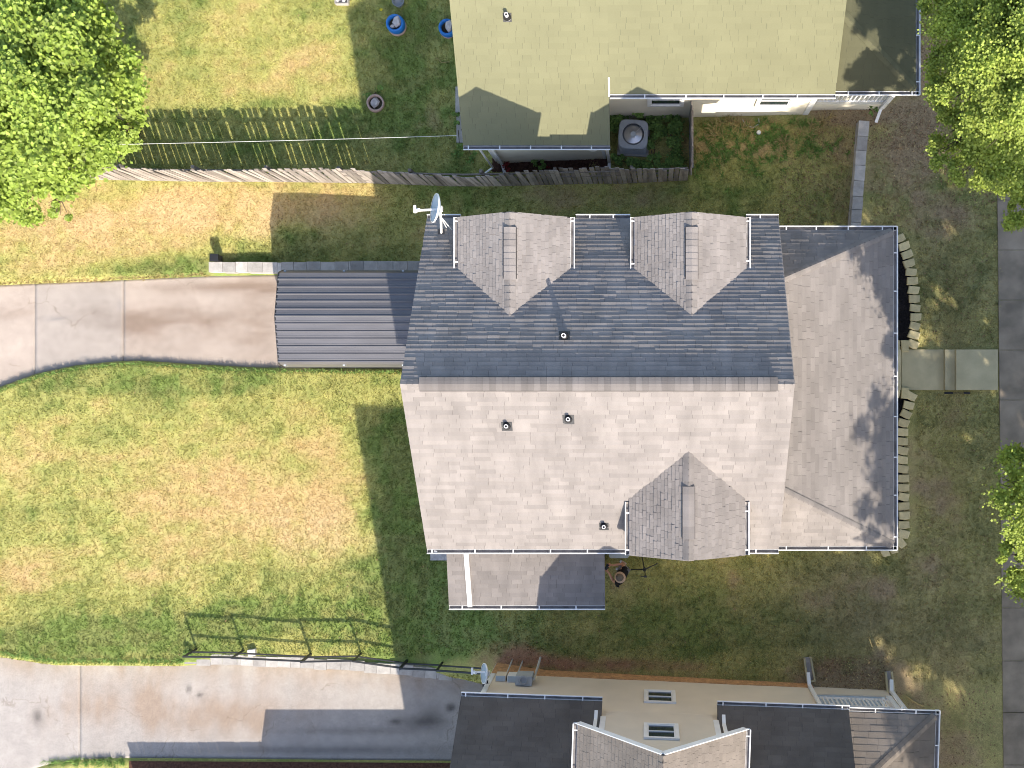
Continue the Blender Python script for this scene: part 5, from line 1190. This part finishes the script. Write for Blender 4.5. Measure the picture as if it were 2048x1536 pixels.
tufts('dry_grass', [(1430, 262, 14, 9), (1480, 255, 14, 6), (1620, 262, 12, 5), (1560, 290, 20, 4), (1400, 300, 14, 3), (1650, 245, 8, 3)], 16, .42, 'straw', 3)
tufts('weeds', [(1460, 280, 45, 60), (1550, 275, 45, 60), (1620, 290, 30, 30), (1420, 320, 30, 20), (1500, 305, 50, 40)], 14, .22, 'leaf_shrub', 4, .010)
xs = np.concatenate([np.linspace(0, 540, 170), np.linspace(540, 800, 60)])
tufts('edge_grass', [(x, 768 - ev(D1S, S(x, 740, ZD1).x) * F / (H - ZD1) + 4, 2, 1) for x in xs], 9, .11, 'leaf_shrub', 6, .007)
tufts('edge_grass', [(x, 768 - ev(D2N, S(x, 1320, ZD2).x) * F / (H - ZD2) - 4, 3, 1) for x in np.linspace(0, 365, 150)], 9, .13, 'leaf_shrub', 8, .007)
tufts('edge_straw', [(x, 768 - ev(D1N, S(x, 560, ZD1).x) * F / (H - ZD1) - 2, 2, 1) for x in np.linspace(0, 415, 150)], 9, .13, 'straw', 7, .007)
tufts('edge_grass', [(x, 1524, 5, 1) for x in np.linspace(95, 250, 90)], 10, .16, 'leaf_shrub', 9, .008)
# leaf litter and chips on the bare soil
def litter(name, boxes, n, seed, size, m):
    r = random.Random(seed); mb = MB()
    for (x0, y0, x1, y1, k) in boxes:
        for _ in range(k):
            p = G(r.uniform(x0, x1), r.uniform(y0, y1)); a = r.uniform(0, 6.28); L = size * r.uniform(.4, 1.4); d = Vector((math.cos(a), math.sin(a), r.uniform(-.2, .2))) * L; e = Vector((-d.y, d.x, r.uniform(-.01, .01))) * .5; o = p + Vector((0, 0, .02 + r.uniform(0, .02)))
            mb.face([o - d, o + e, o + d, o - e], r.uniform(.5, 1.7))
    mb.build(name, m, kind='stuff')
litter('leaf_litter', [(1630, 210, 1860, 300, 900), (1560, 300, 1700, 450, 600), (1740, 240, 1990, 460, 1200), (1640, 1310, 1780, 1405, 700), (1780, 1370, 1990, 1530, 600), (1840, 480, 1990, 690, 300), (1840, 800, 1990, 1350, 500)], 0, 12, .026, 'litter')
litter('leaf_litter', [(0, 740, 780, 1310, 160), (0, 370, 740, 540, 90), (300, 0, 690, 200, 50), (820, 1130, 1600, 1320, 120), (0, 560, 540, 730, 25), (0, 1330, 900, 1500, 30)], 0, 15, .028, 'litter')
litter('leaf_litter', [(1640, 1310, 1780, 1405, 350), (1740, 240, 1990, 460, 450), (1640, 215, 1700, 330, 120), (1010, 1305, 1640, 1350, 200)], 0, 13, .022, 'straw')

# =================================================================== PERSON
pf = G(1246, 1134)
person = thing('person', (pf.x, pf.y, pf.z), 'person in black shirt, grey shorts and brimmed hat holding a controller', 'person')
person.rotation_euler = (0, 0, math.radians(152)); person.scale = (1.06,) * 3
def skin(name, V, E, Rr, m, root=0, sub=2, parent=person):
    me = bpy.data.meshes.new(name); me.from_pydata(V, E, []); me.materials.append(MT[m]); o = bpy.data.objects.new(name, me); COL.objects.link(o); o.parent = parent
    md = o.modifiers.new('skin', 'SKIN'); md.use_smooth_shade = True
    for i, r in enumerate(Rr): me.skin_vertices[0].data[i].radius = r if isinstance(r, tuple) else (r, r)
    for i in range(len(V)): me.skin_vertices[0].data[i].use_root = (i == root)
    sb = o.modifiers.new('sub', 'SUBSURF'); sb.levels = sub; sb.render_levels = sub; return o
V = []; E = []; RR = []
def add(p, r, par=None):
    V.append(p); RR.append(r)
    if par is not None: E.append((par, len(V) - 1))
    return len(V) - 1
pel = add((0, 0, .94), (.14, .11)); sp = add((0, 0, 1.12), (.13, .10), pel); ch = add((.01, 0, 1.36), (.16, .11), sp); nk = add((.03, 0, 1.49), .055, ch); hb = add((.06, 0, 1.57), .075, nk); hd = add((.07, 0, 1.66), .092, hb); ht = add((.06, 0, 1.74), .06, hd)
add((.155, 0, 1.63), .016, hd)
for s in (-1, 1):
    hp = add((0, s * .095, .88), .092, pel); kn = add((.03, s * .105, .50), .062, hp); an_ = add((-.01, s * .105, .10), .042, kn); add((.13, s * .12, .04), .04, an_)
    sh = add((0, s * .19, 1.41), .062, ch); el = add((.13, s * .26, 1.17), .045, sh); wr = add((.34, s * .115, 1.20), .032, el); pa = add((.41, s * .095, 1.205), (.042, .02), wr)
    add((.088, s * .098, 1.65), .018, hd)
    for k in range(4):
        y = s * (.12 - .022 * k); z = 1.205; ln = (.055, .066, .062, .05)[k]
        f1 = add((.445, y, z - .004 * k), .0095, pa); f2_ = add((.445 + ln * .6, y - s * .012, z - .02), .0085, f1); add((.445 + ln * .55, y - s * .035, z - .036), .0075, f2_)
    t1 = add((.40, s * .055, 1.225), .011, pa); add((.435, s * .035, 1.24), .009, t1)
skin('body', V, E, RR, 'skin')
V = []; E = []; RR = []
a = add((0, 0, .93), (.165, .13)); b = add((0, 0, 1.12), (.155, .125), a); c = add((-.02, 0, 1.34), (.21, .17), b); d = add((-.01, 0, 1.46), (.13, .11), c)
for s in (-1, 1): q = add((-.01, s * .20, 1.42), .10, c); add((.07, s * .24, 1.29), .085, q)
skin('shirt', V, E, RR, 'shirt')
V = []; E = []; RR = []
a = add((0, 0, .92), (.165, .125))
for s in (-1, 1): q = add((0, s * .10, .82), .115, a); add((.025, s * .108, .55), .095, q)
skin('shorts', V, E, RR, 'shorts')
for s in (-1, 1):
    V = []; E = []; RR = []; q = add((-.05, s * .105, .06), .05); q2 = add((.06, s * .112, .05), .05, q); add((.17, s * .122, .035), .04, q2); skin('shoe', V, E, RR, 'shoe')
mh = Matrix.Rotation(.30, 3, 'Y'); hc = Vector((.055, 0, 1.70))
def plain(name, m, mt, smooth=True):
    me = m.mesh(name, MT[mt], (0, 0, 0), smooth); o = bpy.data.objects.new(name, me); COL.objects.link(o); o.parent = person; return o
m = MB(); m.lathe([(.098, -.02), (.10, .03), (.088, .075), (.05, .098), (.001, .10)], hc, 20, mh); hat = plain('hat', m, 'hat')
m = MB(); m.lathe([(.10, -.012), (.145, -.03), (.15, -.035), (.14, -.042), (.10, -.03)], hc, 22, mh, sx=1.05); o = plain('hat_brim', m, 'hat_brim')
for s in (-1, 1):
    m = MB(); m.lathe([(.001, .012), (.010, .006), (.011, 0), (.010, -.006), (.001, -.012)], (.150, s * .033, 1.665), 8); plain('eye', m, 'eye')
m = MB(); m.beam((.128, -.028, 1.59), (.128, .028, 1.59), .012, .008); plain('mouth', m, 'pink')
ctl = thing('controller', (pf.x, pf.y, pf.z), 'small dark handheld controller held in both hands of the person', 'controller'); ctl.rotation_euler = person.rotation_euler; ctl.scale = person.scale
def cpart(name, m, mt):
    me = m.mesh(name, MT[mt], (0, 0, 0)); o = bpy.data.objects.new(name, me); COL.objects.link(o); o.parent = ctl
m = MB(); m.box((.455, 0, 1.205), (.10, .16, .035)); cpart('case', m, 'dark_metal'); m = MB(); m.box((.455, 0, 1.226), (.07, .12, .006)); cpart('screen', m, 'glass')
# tripod
tc = G(1289, 1134); tri = thing('tripod', tc, 'black tripod with a short camera pole standing on the lawn beside the person', 'tripod'); hub = tc + Vector((0, 0, .42))
for q in ((1263, 1139), (1314, 1127), (1284, 1113)):
    f_ = G(*q); m = MB(); m.tube([hub, f_ + Vector((0, 0, .02))], [.022, .014], 8); m.build('leg', 'dark_metal', tri); m = MB(); m.lathe([(.001, .04), (.022, .03), (.022, 0), (.001, 0)][::-1], f_, 8); m.build('rubber_foot', 'dark_metal', tri)
m = MB(); m.tube([hub - Vector((0, 0, .1)), Vector((tc.x + .03, tc.y, tc.z + 1.45))], .017, 8); m.build('centre_pole', 'dark_metal', tri)
m = MB(); m.box(tuple(hub), (.09, .09, .10)); m.build('hub', 'dark_metal', tri)
tp = Vector((tc.x + .03, tc.y, tc.z + 1.5)); m = MB(); m.box(tuple(tp), (.08, .05, .10)); m.tube([tp, tp + Vector((-.14, .0, 0))], .012, 6); m.build('camera_head', 'dark_metal', tri)
